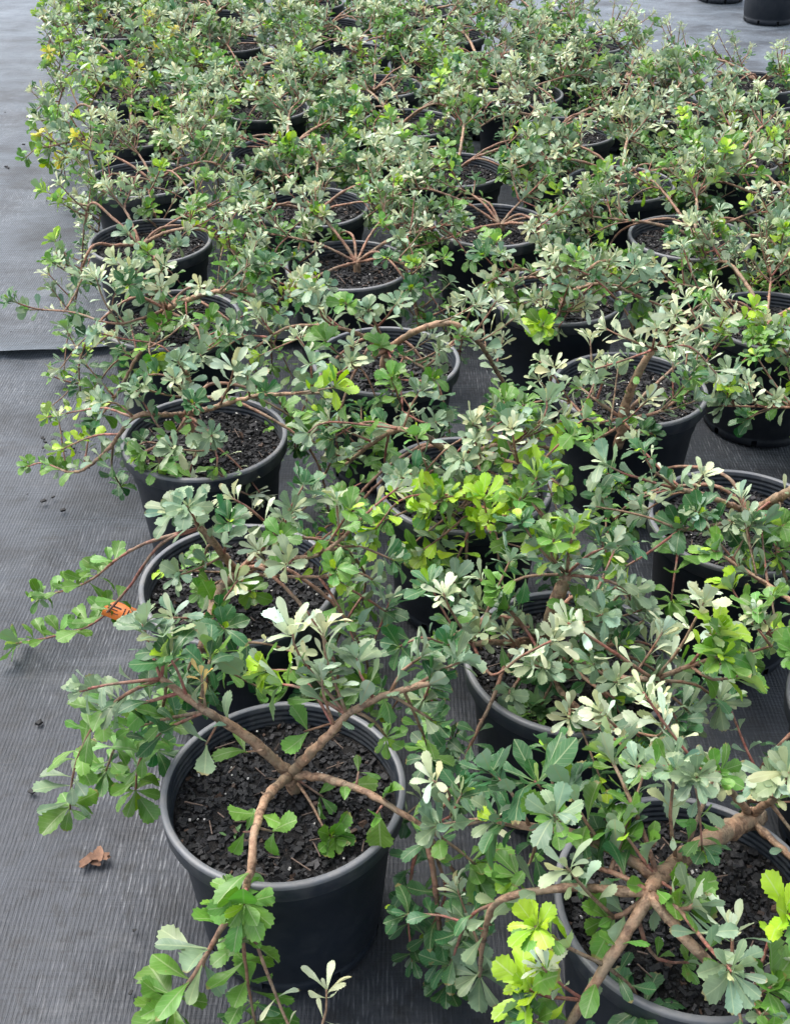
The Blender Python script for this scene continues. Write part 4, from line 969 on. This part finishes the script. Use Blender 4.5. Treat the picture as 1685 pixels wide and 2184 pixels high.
  {'p':[(0.455,2.044,0.3),(0.465,2.039,0.37),(0.481,2.023,0.44),(0.494,2.014,0.47)],'r':(0.0115,0.008),'l':(0.3,0.06,3,0.035,'MG',6),'t':[{'p':[(0.491,2.008,0.47),(0.505,1.96,0.54),(0.504,1.935,0.58)],'r':(0.0028,0.0016799999999999999),'l':(0.25,0.03,3,0.055,'p',9)},{'p':[(0.491,2.008,0.47),(0.418,1.942,0.53),(0.385,1.96,0.54)],'r':(0.0028,0.0016799999999999999),'l':(0.25,0.03,3,0.05,'p',9)},{'p':[(0.491,2.008,0.47),(0.546,1.964,0.5),(0.597,1.928,0.46)],'r':(0.0028,0.0016799999999999999),'l':(0.25,0.03,3,0.055,'pL',9)},{'p':[(0.484,2.004,0.46),(0.48,1.96,0.54)],'r':(0.0028,0.0016799999999999999),'l':(0.25,0.03,3,0.055,'pG',9)},{'p':[(0.491,2.008,0.47),(0.525,1.931,0.54),(0.558,1.938,0.56)],'r':(0.0028,0.0016799999999999999),'l':(0.25,0.03,3,0.05,'p',9)},{'p':[(0.491,2.008,0.47),(0.443,1.994,0.46),(0.368,1.966,0.45)],'r':(0.0028,0.0016799999999999999),'l':(0.25,0.03,3,0.05,'GM',8)}],'a':0},
  {'p':[(0.455,2.044,0.3),(0.382,1.979,0.33),(0.329,2.019,0.36),(0.225,1.978,0.36)],'r':(0.004,0.002),'l':(0.3,0.04,2,0.045,'pG',7),'t':[{'p':[(0.337,2.01,0.36),(0.304,2.004,0.42),(0.275,2.004,0.45)],'r':(0.0028,0.0016799999999999999),'l':(0.25,0.035,2,0.045,'pG',8)},{'p':[(0.337,2.01,0.36),(0.302,1.996,0.32)],'r':(0.0028,0.0016799999999999999),'l':(0.25,0.035,2,0.045,'G',7)}],'a':0},
  {'p':[(0.455,2.044,0.3),(0.516,2.016,0.33),(0.592,2.048,0.37)],'r':(0.0045,0.003),'l':(0.3,0.045,3,0.045,'MG',10),'t':[],'a':3},
  {'p':[(0.455,2.044,0.3),(0.411,2.054,0.33),(0.374,2.103,0.34)],'r':(0.0045,0.003),'l':(0.3,0.04,3,0.045,'MG',8),'t':[],'a':2},
  {'p':[(0.455,2.044,0.3),(0.427,1.969,0.32),(0.39,1.999,0.27)],'r':(0.004,0.003),'l':(0.3,0.04,3,0.045,'DM',9),'t':[],'a':2},
  {'p':[(0.455,2.044,0.3),(0.459,1.969,0.32),(0.514,2.018,0.28)],'r':(0.004,0.003),'l':(0.3,0.04,3,0.045,'DM',9),'t':[],'a':0},
 ]),
 ('c3', 3): dict(J=(0.411,2.643,0.3), b=[
  {'p':[(0.411,2.643,0.3),(0.384,2.488,0.43),(0.389,2.473,0.47)],'r':(0.009,0.006),'l':(0.6,0.03,3,0.055,'G',9),'t':[],'a':3},
  {'p':[(0.411,2.643,0.3),(0.424,2.495,0.41),(0.455,2.481,0.45),(0.489,2.47,0.46)],'r':(0.0065,0.004),'l':(0.5,0.03,3,0.055,'Gp',9),'t':[],'a':2},
  {'p':[(0.411,2.643,0.3),(0.463,2.525,0.38),(0.509,2.484,0.39),(0.565,2.479,0.36)],'r':(0.006,0.003),'l':(0.5,0.035,3,0.05,'GD',8),'t':[{'p':[(0.532,2.485,0.38),(0.617,2.462,0.35),(0.707,2.468,0.33)],'r':(0.0028,0.0016799999999999999),'l':(0.25,0.035,2,0.05,'DG',7)}],'a':2},
  {'p':[(0.411,2.643,0.3),(0.312,2.545,0.4),(0.265,2.512,0.42),(0.221,2.492,0.4)],'r':(0.006,0.003),'l':(0.5,0.04,2,0.05,'LGM',8),'t':[{'p':[(0.265,2.512,0.42),(0.195,2.421,0.42),(0.152,2.391,0.4)],'r':(0.0028,0.0016799999999999999),'l':(0.25,0.03,3,0.055,'pG',9)}],'a':2},
  {'p':[(0.411,2.643,0.3),(0.37,2.446,0.34),(0.331,2.374,0.34)],'r':(0.004,0.003),'l':(0.4,0.04,3,0.05,'DM',8),'t':[{'p':[(0.337,2.386,0.34),(0.321,2.344,0.36)],'r':(0.0028,0.0016799999999999999),'l':(0.25,0.035,2,0.07,'L',11)}],'a':2},
  {'p':[(0.411,2.643,0.3),(0.462,2.501,0.35),(0.535,2.561,0.37)],'r':(0.005,0.003),'l':(0.5,0.04,3,0.05,'GM',8),'t':[],'a':2},
  {'p':[(0.411,2.643,0.3),(0.335,2.523,0.34),(0.287,2.475,0.35)],'r':(0.004,0.003),'l':(0.4,0.04,3,0.05,'DM',8),'t':[],'a':2},
 ]),
 ('c3', 1): dict(J=(0.625,1.695,0.31), b=[
  {'p':[(0.625,1.695,0.31),(0.647,1.59,0.43),(0.695,1.592,0.46)],'r':(0.012,0.008),'l':(0.6,0.05,3,0.055,'pG',9),'t':[],'a':4},
  {'p':[(0.625,1.695,0.31),(0.545,1.614,0.39),(0.49,1.598,0.42),(0.45,1.596,0.43)],'r':(0.0065,0.004),'l':(0.5,0.045,2,0.05,'GpG',8),'t':[{'p':[(0.49,1.598,0.42),(0.493,1.577,0.47)],'r':(0.0028,0.0016799999999999999),'l':(0.25,0.035,2,0.05,'p',8)},{'p':[(0.457,1.594,0.43),(0.409,1.575,0.48),(0.392,1.583,0.51)],'r':(0.0028,0.0016799999999999999),'l':(0.25,0.035,2,0.05,'GD',8)},{'p':[(0.457,1.594,0.43),(0.366,1.577,0.47),(0.333,1.573,0.49)],'r':(0.0028,0.0016799999999999999),'l':(0.25,0.05,2,0.065,'pG',6)}],'a':0},
  {'p':[(0.625,1.695,0.31),(0.536,1.589,0.36),(0.467,1.562,0.37)],'r':(0.006,0.0045),'l':(0.5,0.05,2,0.065,'D',8),'t':[{'p':[(0.47,1.562,0.37),(0.408,1.588,0.38),(0.335,1.615,0.38)],'r':(0.0028,0.0016799999999999999),'l':(0.4,0.07,2,0.05,'DG',7)},{'p':[(0.47,1.562,0.37),(0.405,1.511,0.36),(0.368,1.5,0.34)],'r':(0.0028,0.0016799999999999999),'l':(0.25,0.035,2,0.055,'GLD',8)},{'p':[(0.47,1.562,0.37),(0.452,1.501,0.33),(0.447,1.478,0.28)],'r':(0.0028,0.0016799999999999999),'l':(0.25,0.035,2,0.06,'DM',8)}],'a':0},
  {'p':[(0.625,1.695,0.31),(0.658,1.586,0.37),(0.712,1.562,0.37)],'r':(0.008,0.006),'l':(0.5,0.06,3,0.06,'D',8),'t':[],'a':3},
  {'p':[(0.629,1.617,0.36),(0.638,1.565,0.32),(0.651,1.527,0.28)],'r':(0.005,0.003),'l':(0.2,0.05,2,0.06,'DG',8),'t':[{'p':[(0.638,1.565,0.32),(0.58,1.552,0.32)],'r':(0.0028,0.0016799999999999999),'l':(0.25,0.035,2,0.065,'D',7)}],'a':0},
 ]),
}


LINES = {
 'c1': [(-.15, 1.09), (-.26, 1.54), (-.38, 2.01), (-.53, 2.55), (-.66, 3.02), (-.77, 3.52), (-.88, 3.98), (-.99, 4.49), (-1.10, 4.98), (-1.21, 5.47), (-1.35, 5.94), (-1.46, 6.42)],
 'c2': [(.36, .91), (.27, 1.35), (.13, 1.84), (-.02, 2.34), (-.12, 2.86), (-.24, 3.28), (-.37, 3.77), (-.47, 4.28), (-.58, 4.77), (-.70, 5.25), (-.82, 5.73), (-.93, 6.2)],
 'c3': [(.74, 1.24), (.62, 1.72), (.50, 2.21), (.40, 2.68), (.27, 3.14), (.18, 3.61), (.05, 4.10), (-.06, 4.57), (-.18, 5.09), (-.30, 5.57), (-.41, 6.05)],
 'c4': [(1.02, 2.07), (.90, 2.54), (.80, 3.05), (.68, 3.48), (.58, 4.00), (.46, 4.47), (.35, 4.93), (.23, 5.40), (.11, 5.88)],
 'c5': [(1.29, 2.77), (1.18, 3.25), (1.07, 3.73), (.97, 4.27), (.92, 4.75), (.81, 5.23), (.69, 5.71)],
 'c6': [(1.47, 4.13), (1.38, 4.62)],
}
ORD = ['front', 'second', 'third', 'fourth', 'fifth', 'sixth', 'seventh', 'eighth', 'ninth', 'tenth', 'eleventh', 'twelfth']
LINE_TXT = {'c1': 'the line along the left edge', 'c2': 'the second line from the left', 'c3': 'the third line from the left',
            'c4': 'the fourth line from the left', 'c5': 'the fifth line from the left', 'c6': 'the short right edge line'}
LABEL = {
 ('c1', 0): 'front left potted shrub with four bare brown branches crossing open dark bark mix',
 ('c1', 1): 'second pot on the left edge, two long leafy shoots trailing onto the grey matting',
 ('c1', 2): 'third pot on the left edge, broad toothed green leaves hanging over its front rim',
 ('c1', 3): 'fourth pot on the left edge, pale upright shoot and thin stem pointing left',
 ('c2', 0): 'front right potted shrub with thick reddish trunk leaning across its wide pot',
 ('c2', 1): 'potted shrub behind the front right one, thick tan upright trunk and pale shoots',
 ('c2', 2): 'potted shrub with a mass of lime green leaves, third in second line from left',
 ('c3', 2): 'potted shrub with one leaning orange brown stem topped by pale cream leaves',
 ('c3', 0): 'potted shrub cut off by the right edge beside the front right pot',
}

def auto_plant(P, cx, cy, zb, out_dir=None, lively=1.0, lime=0.0, ln_name=''):
    rng = P.rng
    P.lf = rng.uniform(0.60, 0.76)
    jx, jy = cx + rng.uniform(-.03, .03), cy + rng.uniform(-.02, .04)
    J = Vector((jx, jy, rng.uniform(0.268, 0.295)))
    P.J = J
    nb = rng.choice((5, 6, 6, 7))
    a0 = rng.uniform(0, 6.28)
    for i in range(nb):
        az = a0 + 6.2832 * i / nb + rng.uniform(-.35, .35)
        h = Vector((math.cos(az), math.sin(az), 0))
        ln = rng.uniform(0.22, 0.40) * lively
        top = rng.uniform(0.03, 0.085)
        drop = rng.choice((0.0, 0.0, 0.03, 0.08, 0.14))
        if out_dir is not None and h.dot(out_dir) > 0.5:
            ln = min(0.30, ln * 0.88)
            drop = rng.choice((0.02, 0.10, 0.20, 0.24))
        bend = Quaternion(UP, rng.uniform(-.5, .5)) @ h
        p1 = J + h * ln * 0.33 + UP * top * 0.75
        p2 = J + (h * 0.6 + bend * 0.1) * ln + UP * top
        p3 = J + (h * 0.6 + bend * 0.45) * ln + UP * (top - drop)
        p3.z = max(p3.z, 0.05)
        r0 = rng.uniform(0.0035, 0.0068)
        pal = rng.choice(('GDM', 'MGD', 'GGP', 'GpP', 'MGD', 'GPM', 'PG'))
        if rng.random() < lime:
            pal = rng.choice(('LM', 'LG', 'ML'))
        b = dict(p=[J, p1, p2, p3], r=(r0, r0 * 0.5), l=(0.46, 0.026, 3, rng.uniform(0.040, 0.052), pal, rng.randint(7, 10)), t=[], a=0)
        o, path = P.branch(b)
        for k in range(rng.randint(10, 13)):
            P.auto_twig(o, path, 0.42, rng.choice(('LM', 'LM', 'LM', 'ML', 'LY') if ln_name == 'c1' else ('LM', 'ML', 'LG')) if rng.random() < lime * 0.8 else None)

def fill_low(P, x, y, dirs):
    """low side shoots that hang over the rim into the gaps between the pots"""
    rng = P.rng
    for az, n in dirs:
        for q in range(n):
            a = RAD(az + rng.uniform(-22, 22))
            h = Vector((math.cos(a), math.sin(a), 0))
            p1 = P.J + h * 0.07 + UP * 0.045
            p2 = Vector((x, y, 0.30)) + h * 0.175
            p3 = Vector((x, y, 0.22)) + h * rng.uniform(0.215, 0.235)
            p4 = Vector((x, y, rng.uniform(0.10, 0.17))) + h * rng.uniform(0.22, 0.25)
            b = dict(p=[P.J, p1, p2, p3, p4], r=(0.0042, 0.002), l=(0.62, 0.024, 3, rng.uniform(0.038, 0.048), rng.choice(('DM', 'DMG', 'MD')), 8), t=[], a=0)
            o, path = P.branch(b)
            for k in range(2):
                P.auto_twig(o, path, 0.75, rng.choice(('DM', 'DMG', 'GDM')))

FILL = {('c1', 0): (), ('c1', 1): ((-40, 1), (-10, 1), (30, 1)), ('c1', 2): ((-20, 1), (25, 1)), ('c1', 3): ((-25, 1), (25, 1), (195, 1)),
        ('c2', 0): (), ('c2', 1): ((175, 1), (215, 1), (50, 1)), ('c2', 2): ((180, 1), (215, 1), (265, 2), (310, 1)),
        ('c2', 3): ((200, 1), (245, 1), (300, 1)), ('c3', 1): ((180, 1), (120, 1)), ('c3', 2): ((30, 1),), ('c3', 3): ((200, 1), (320, 1))}

PLANTS = {}
total = 0
seed = 100
for ln, pots in LINES.items():
    for i, (x, y) in enumerate(pots):
        seed += 1
        zb = 0.002 if y < 2.86 else 0.008
        lab = LABEL.get((ln, i)) or (('%s potted shrub in %s' if i else '%s potted shrub of %s') % (ORD[i], LINE_TXT[ln]))
        if (ln, i) not in LABEL and i:
            lab = '%s potted shrub back in %s' % (ORD[i], LINE_TXT[ln])
        P = Plant(x, y, seed, lab, zb)
        PLANTS[ln, i] = P.o
        hand = HAND.get((ln, i))
        if ln == 'c1' and i == 0:
            P.lf = 0.77
        if hand:
            J = Vector(hand['J'])
            P.J = J
            made = [(P.branch(b), b) for b in hand['b']]
            if (ln, i) != ('c1', 0):
                for (o, path), b in made:
                    if len(path) > 14 and b['r'][0] < 0.011:
                        for k in range(3):
                            P.auto_twig(o, path, 0.45, P.rng.choice(('DMG', 'GDM', 'GP', 'pG', 'p', 'DM')))
            fill_low(P, x, y, FILL.get((ln, i), ((20, 1), (140, 1), (260, 1))))
        else:
            od = Vector((-1, 0, 0)) if ln == 'c1' else (Vector((1, 0, 0)) if ln in ('c6', 'c5') else None)
            lime = 0.45 if (ln, i) in (('c3', 0), ('c4', 0), ('c4', 2), ('c5', 2)) else P.rng.choice((0.03, 0.05, 0.12, 0.25))
            if ln == 'c1' and i >= 6:
                lime = 0.5
            auto_plant(P, x, y, zb, od, 1.0, lime, ln)
            b0 = P.rng.uniform(0, 360)
            if ln != 'c1':
                fill_low(P, x, y, ((b0, 1), (b0 + 150, 1)))
            else:
                fill_low(P, x, y, ((P.rng.uniform(-60, 40), 1),))
        J = P.J
        foot = Vector((J.x, J.y + 0.006, SOIL_Z - 0.012))
        tr, tpath = P.stem('trunk', [foot, foot.lerp(J, 0.5) + Vector((P.rng.uniform(-.006, .006), P.rng.uniform(-.006, .006), 0)), J + UP * 0.002], 0.0125, 0.0105, P.o, 9)
        total += P.finish()
print('leaves', total)

# ------------------------------------------------------------------ plain pots beyond the bed
for (x, y, lab) in ((2.09, 6.98, 'plain black plastic pot standing alone on the matting at far top right'),
                    (1.95, 7.55, 'black pot partly behind another at the far top right'),
                    (2.55, 6.35, 'black pot cut off by the right picture edge beyond the shrubs')):
    o = bpy.data.objects.new('empty_pot', None)
    COL.objects.link(o)
    o.location = (x, y, 0.008)
    tag(o, lab, 'pot', 'plain black pots beyond the bed')
    p = link_copy('pot', POT_MESH, o, rz=0.35 + x)
    p.scale = (1.06, 1.06, 1.2)
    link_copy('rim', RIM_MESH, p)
    s = link_copy('potting_mix', SOILS[0][0], o, (0, 0, 0.05))
    c = link_copy('bark_chips', SOILS[0][1], s)
    c['kind'] = 'stuff'

# ------------------------------------------------------------------ litter on the mat
def crumpled(name, cx, cy, cz, size, mat, label, cat, seed, rz=0.0):
    rng = random.Random(seed)
    V, F = [], []
    for q in range(8):
        b = len(V)
        ang = rz + rng.uniform(-0.9, 0.9) + (q - 2) * 0.5
        ca, sa = math.cos(ang), math.sin(ang)
        ox, oy = rng.uniform(-.4, .4) * size, rng.uniform(-.25, .25) * size
        for j in range(6):
            for i in range(4):
                u, v = (i / 3 - .5) * size * 0.42 * math.sin(math.pi * (j + .7) / 6.4), (j / 5 - .5) * size
                zz = 0.004 + size * 0.07 * (abs(i - 1.5) / 1.5) ** 1.5 + rng.uniform(0, 0.03) * size + q * 0.002 + size * 0.05 * math.sin(j * 1.1 + q)**2
                V.append((ox + u * ca - v * sa, oy + u * sa + v * ca, zz))
        for j in range(5):
            for i in range(3):
                a = b + j * 4 + i
                F.append((a, a + 1, a + 5, a + 4))
    o = mesh_obj(name, V, F, mat, loc=(cx, cy, cz))
    o.scale = (1, 1, 0.6)
    tag(o, label, cat)
    return o
crumpled('dead_leaf', -0.468, 1.192, 0.001, 0.030, M_DEAD, 'crumpled dry brown leaf litter lying on the grey matting left of the front pot', 'dead leaf', 4, 1.2)
crumpled('dry_leaf', -0.50, 4.66, 0.285, 0.050, M_TAG, 'dry curled orange leaf caught on the rim of a far left pot', 'dry leaf', 9, 0.4)

# ------------------------------------------------------------------ pale weed growing at the front of one pot
def weed(plant, x, y, n, size, seed):
    rng = random.Random(seed)
    V, F = [], []
    for k in range(n):
        b = len(V)
        a = k * 2.4
        el = rng.uniform(0.35, 1.2)
        h = Vector((math.cos(a), math.sin(a), 0))
        s = Vector((-h.y, h.x, 0))
        ll = size * rng.uniform(0.6, 1.15)
        o0 = Vector((rng.gauss(0, .008), rng.gauss(0, .006), 0))
        for j, w in enumerate((0.05, 0.12, 0.17, 0.11, 0.02)):
            t = j / 4
            c = o0 + h * (ll * t * math.cos(el)) + UP * (ll * (t * math.sin(el) - 0.25 * t * t))
            V += [c - s * (w * ll) + UP * 0.002, c, c + s * (w * ll) + UP * 0.002]
        for j in range(4):
            for i in range(2):
                q = b + j * 3 + i
                F.append((q, q + 1, q + 4, q + 3))
    o = mesh_obj('weed', V, F, M_WEED, plant, Vector((x, y, SOIL_Z + 0.006)) - plant.location)
    o['label'] = 'small pale green weed growing at the front edge of the soil'
weed(PLANTS['c2', 1], 0.205, 1.262, 22, 0.046, 5)
weed(PLANTS['c1', 0], -0.19, 1.06, 9, 0.016, 6)
weed(PLANTS['c1', 0], -0.215, 1.035, 6, 0.014, 7)

rng = random.Random(77)
V, F, tone = [], [], []
spots = [(-0.627, 1.489), (-0.835, 2.215), (-0.87, 2.79), (-0.60, 1.33), (-0.55, 1.28), (-0.86, 2.6), (-0.74, 2.15), (-1.25, 4.1), (-1.7, 5.2), (-0.9, 3.3)]
for k in range(60):
    spots.append((rng.uniform(-1.6, -0.3), rng.uniform(0.8, 5.5)))
for k in range(30):
    spots.append((rng.gauss(-0.78, 0.05), rng.gauss(2.45, 0.06)))
for x, y in spots:
    if x > -0.32 - (y - 1.0) * 0.245:
        continue
    b = len(V)
    s = rng.choice((0.002, 0.003, 0.004, 0.006))
    a = rng.uniform(0, 6.28)
    z0 = 0.003 if y < 2.9 else 0.009
    for dx in (-1, 1):
        for dy in (-1, 1):
            for dz in (0, 1):
                u, v = dx * s * rng.uniform(.7, 1.2), dy * s * rng.uniform(.4, .8)
                V.append((x + u * math.cos(a) - v * math.sin(a), y + u * math.sin(a) + v * math.cos(a), z0 - 0.001 + dz * s * rng.uniform(.5, .9)))
                t = 1.0
                tone.extend((t, t, t, 1))
    for f in ((0, 1, 3, 2), (4, 6, 7, 5), (0, 4, 5, 1), (2, 3, 7, 6), (0, 2, 6, 4), (1, 5, 7, 3)):
        F.append(tuple(b + i for i in f))
o = mesh_obj('bark_litter', V, F, M_CHIP, smooth=False)
ca = o.data.color_attributes.new('chip_tone', 'FLOAT_COLOR', 'POINT')
ca.data.foreach_set('color', tone)
tag(o, 'scattered dark bark crumbs lying on the grey weed matting beside the pots', 'bark litter', kind='stuff')

# ------------------------------------------------------------------ orange plant tag, its print a row of dark bars
t = bpy.data.objects.new('plant_tag', None)
COL.objects.link(t)
t.location = (-0.458, 1.549, 0.2)
t.rotation_euler = (RAD(40), RAD(10), RAD(-20))
t.scale = (0.92, 0.95, 0.92)
tag(t, 'orange plastic plant tag with dark printed bars beside the second left pot', 'plant tag')
V, F = [], []
for i in range(9):
    for s in (0, 1):
        x = -0.047 + 0.094 * i / 8
        w = 0.016 if i < 7 else 0.016 - 0.006 * (i - 6)
        for dz in (0, 0.0008):
            V.append((x, (2 * s - 1) * w, 0.006 * math.sin(i / 8 * 2.6) + dz))
for i in range(8):
    a = i * 4
    F += [(a + 1, a + 5, a + 7, a + 3), (a, a + 2, a + 6, a + 4), (a, a + 4, a + 5, a + 1), (a + 2, a + 3, a + 7, a + 6)]
mesh_obj('tag_body', V, F, M_TAG, t)
V, F = [], []
def bar(x0, x1, y0, y1):
    b = len(V)
    n = 3
    for i in range(n + 1):
        x = x0 + (x1 - x0) * i / n
        z = 0.006 * math.sin((x + 0.047) / 0.094 * 2.6) + 0.0011
        V.extend([(x, y0, z), (x, y1, z)])
    for i in range(n):
        F.append((b + 2 * i, b + 2 * i + 2, b + 2 * i + 3, b + 2 * i + 1))
for k in range(6):
    x = -0.006 + k * 0.0075
    bar(x, x + 0.0026, -0.008, 0.009)
bar(-0.040, -0.012, 0.004, 0.007)
bar(-0.040, -0.018, -0.001, 0.001)
bar(-0.040, -0.014, -0.007, -0.0055)
mesh_obj('printed_bars', V, F, M_INK, t, smooth=False)
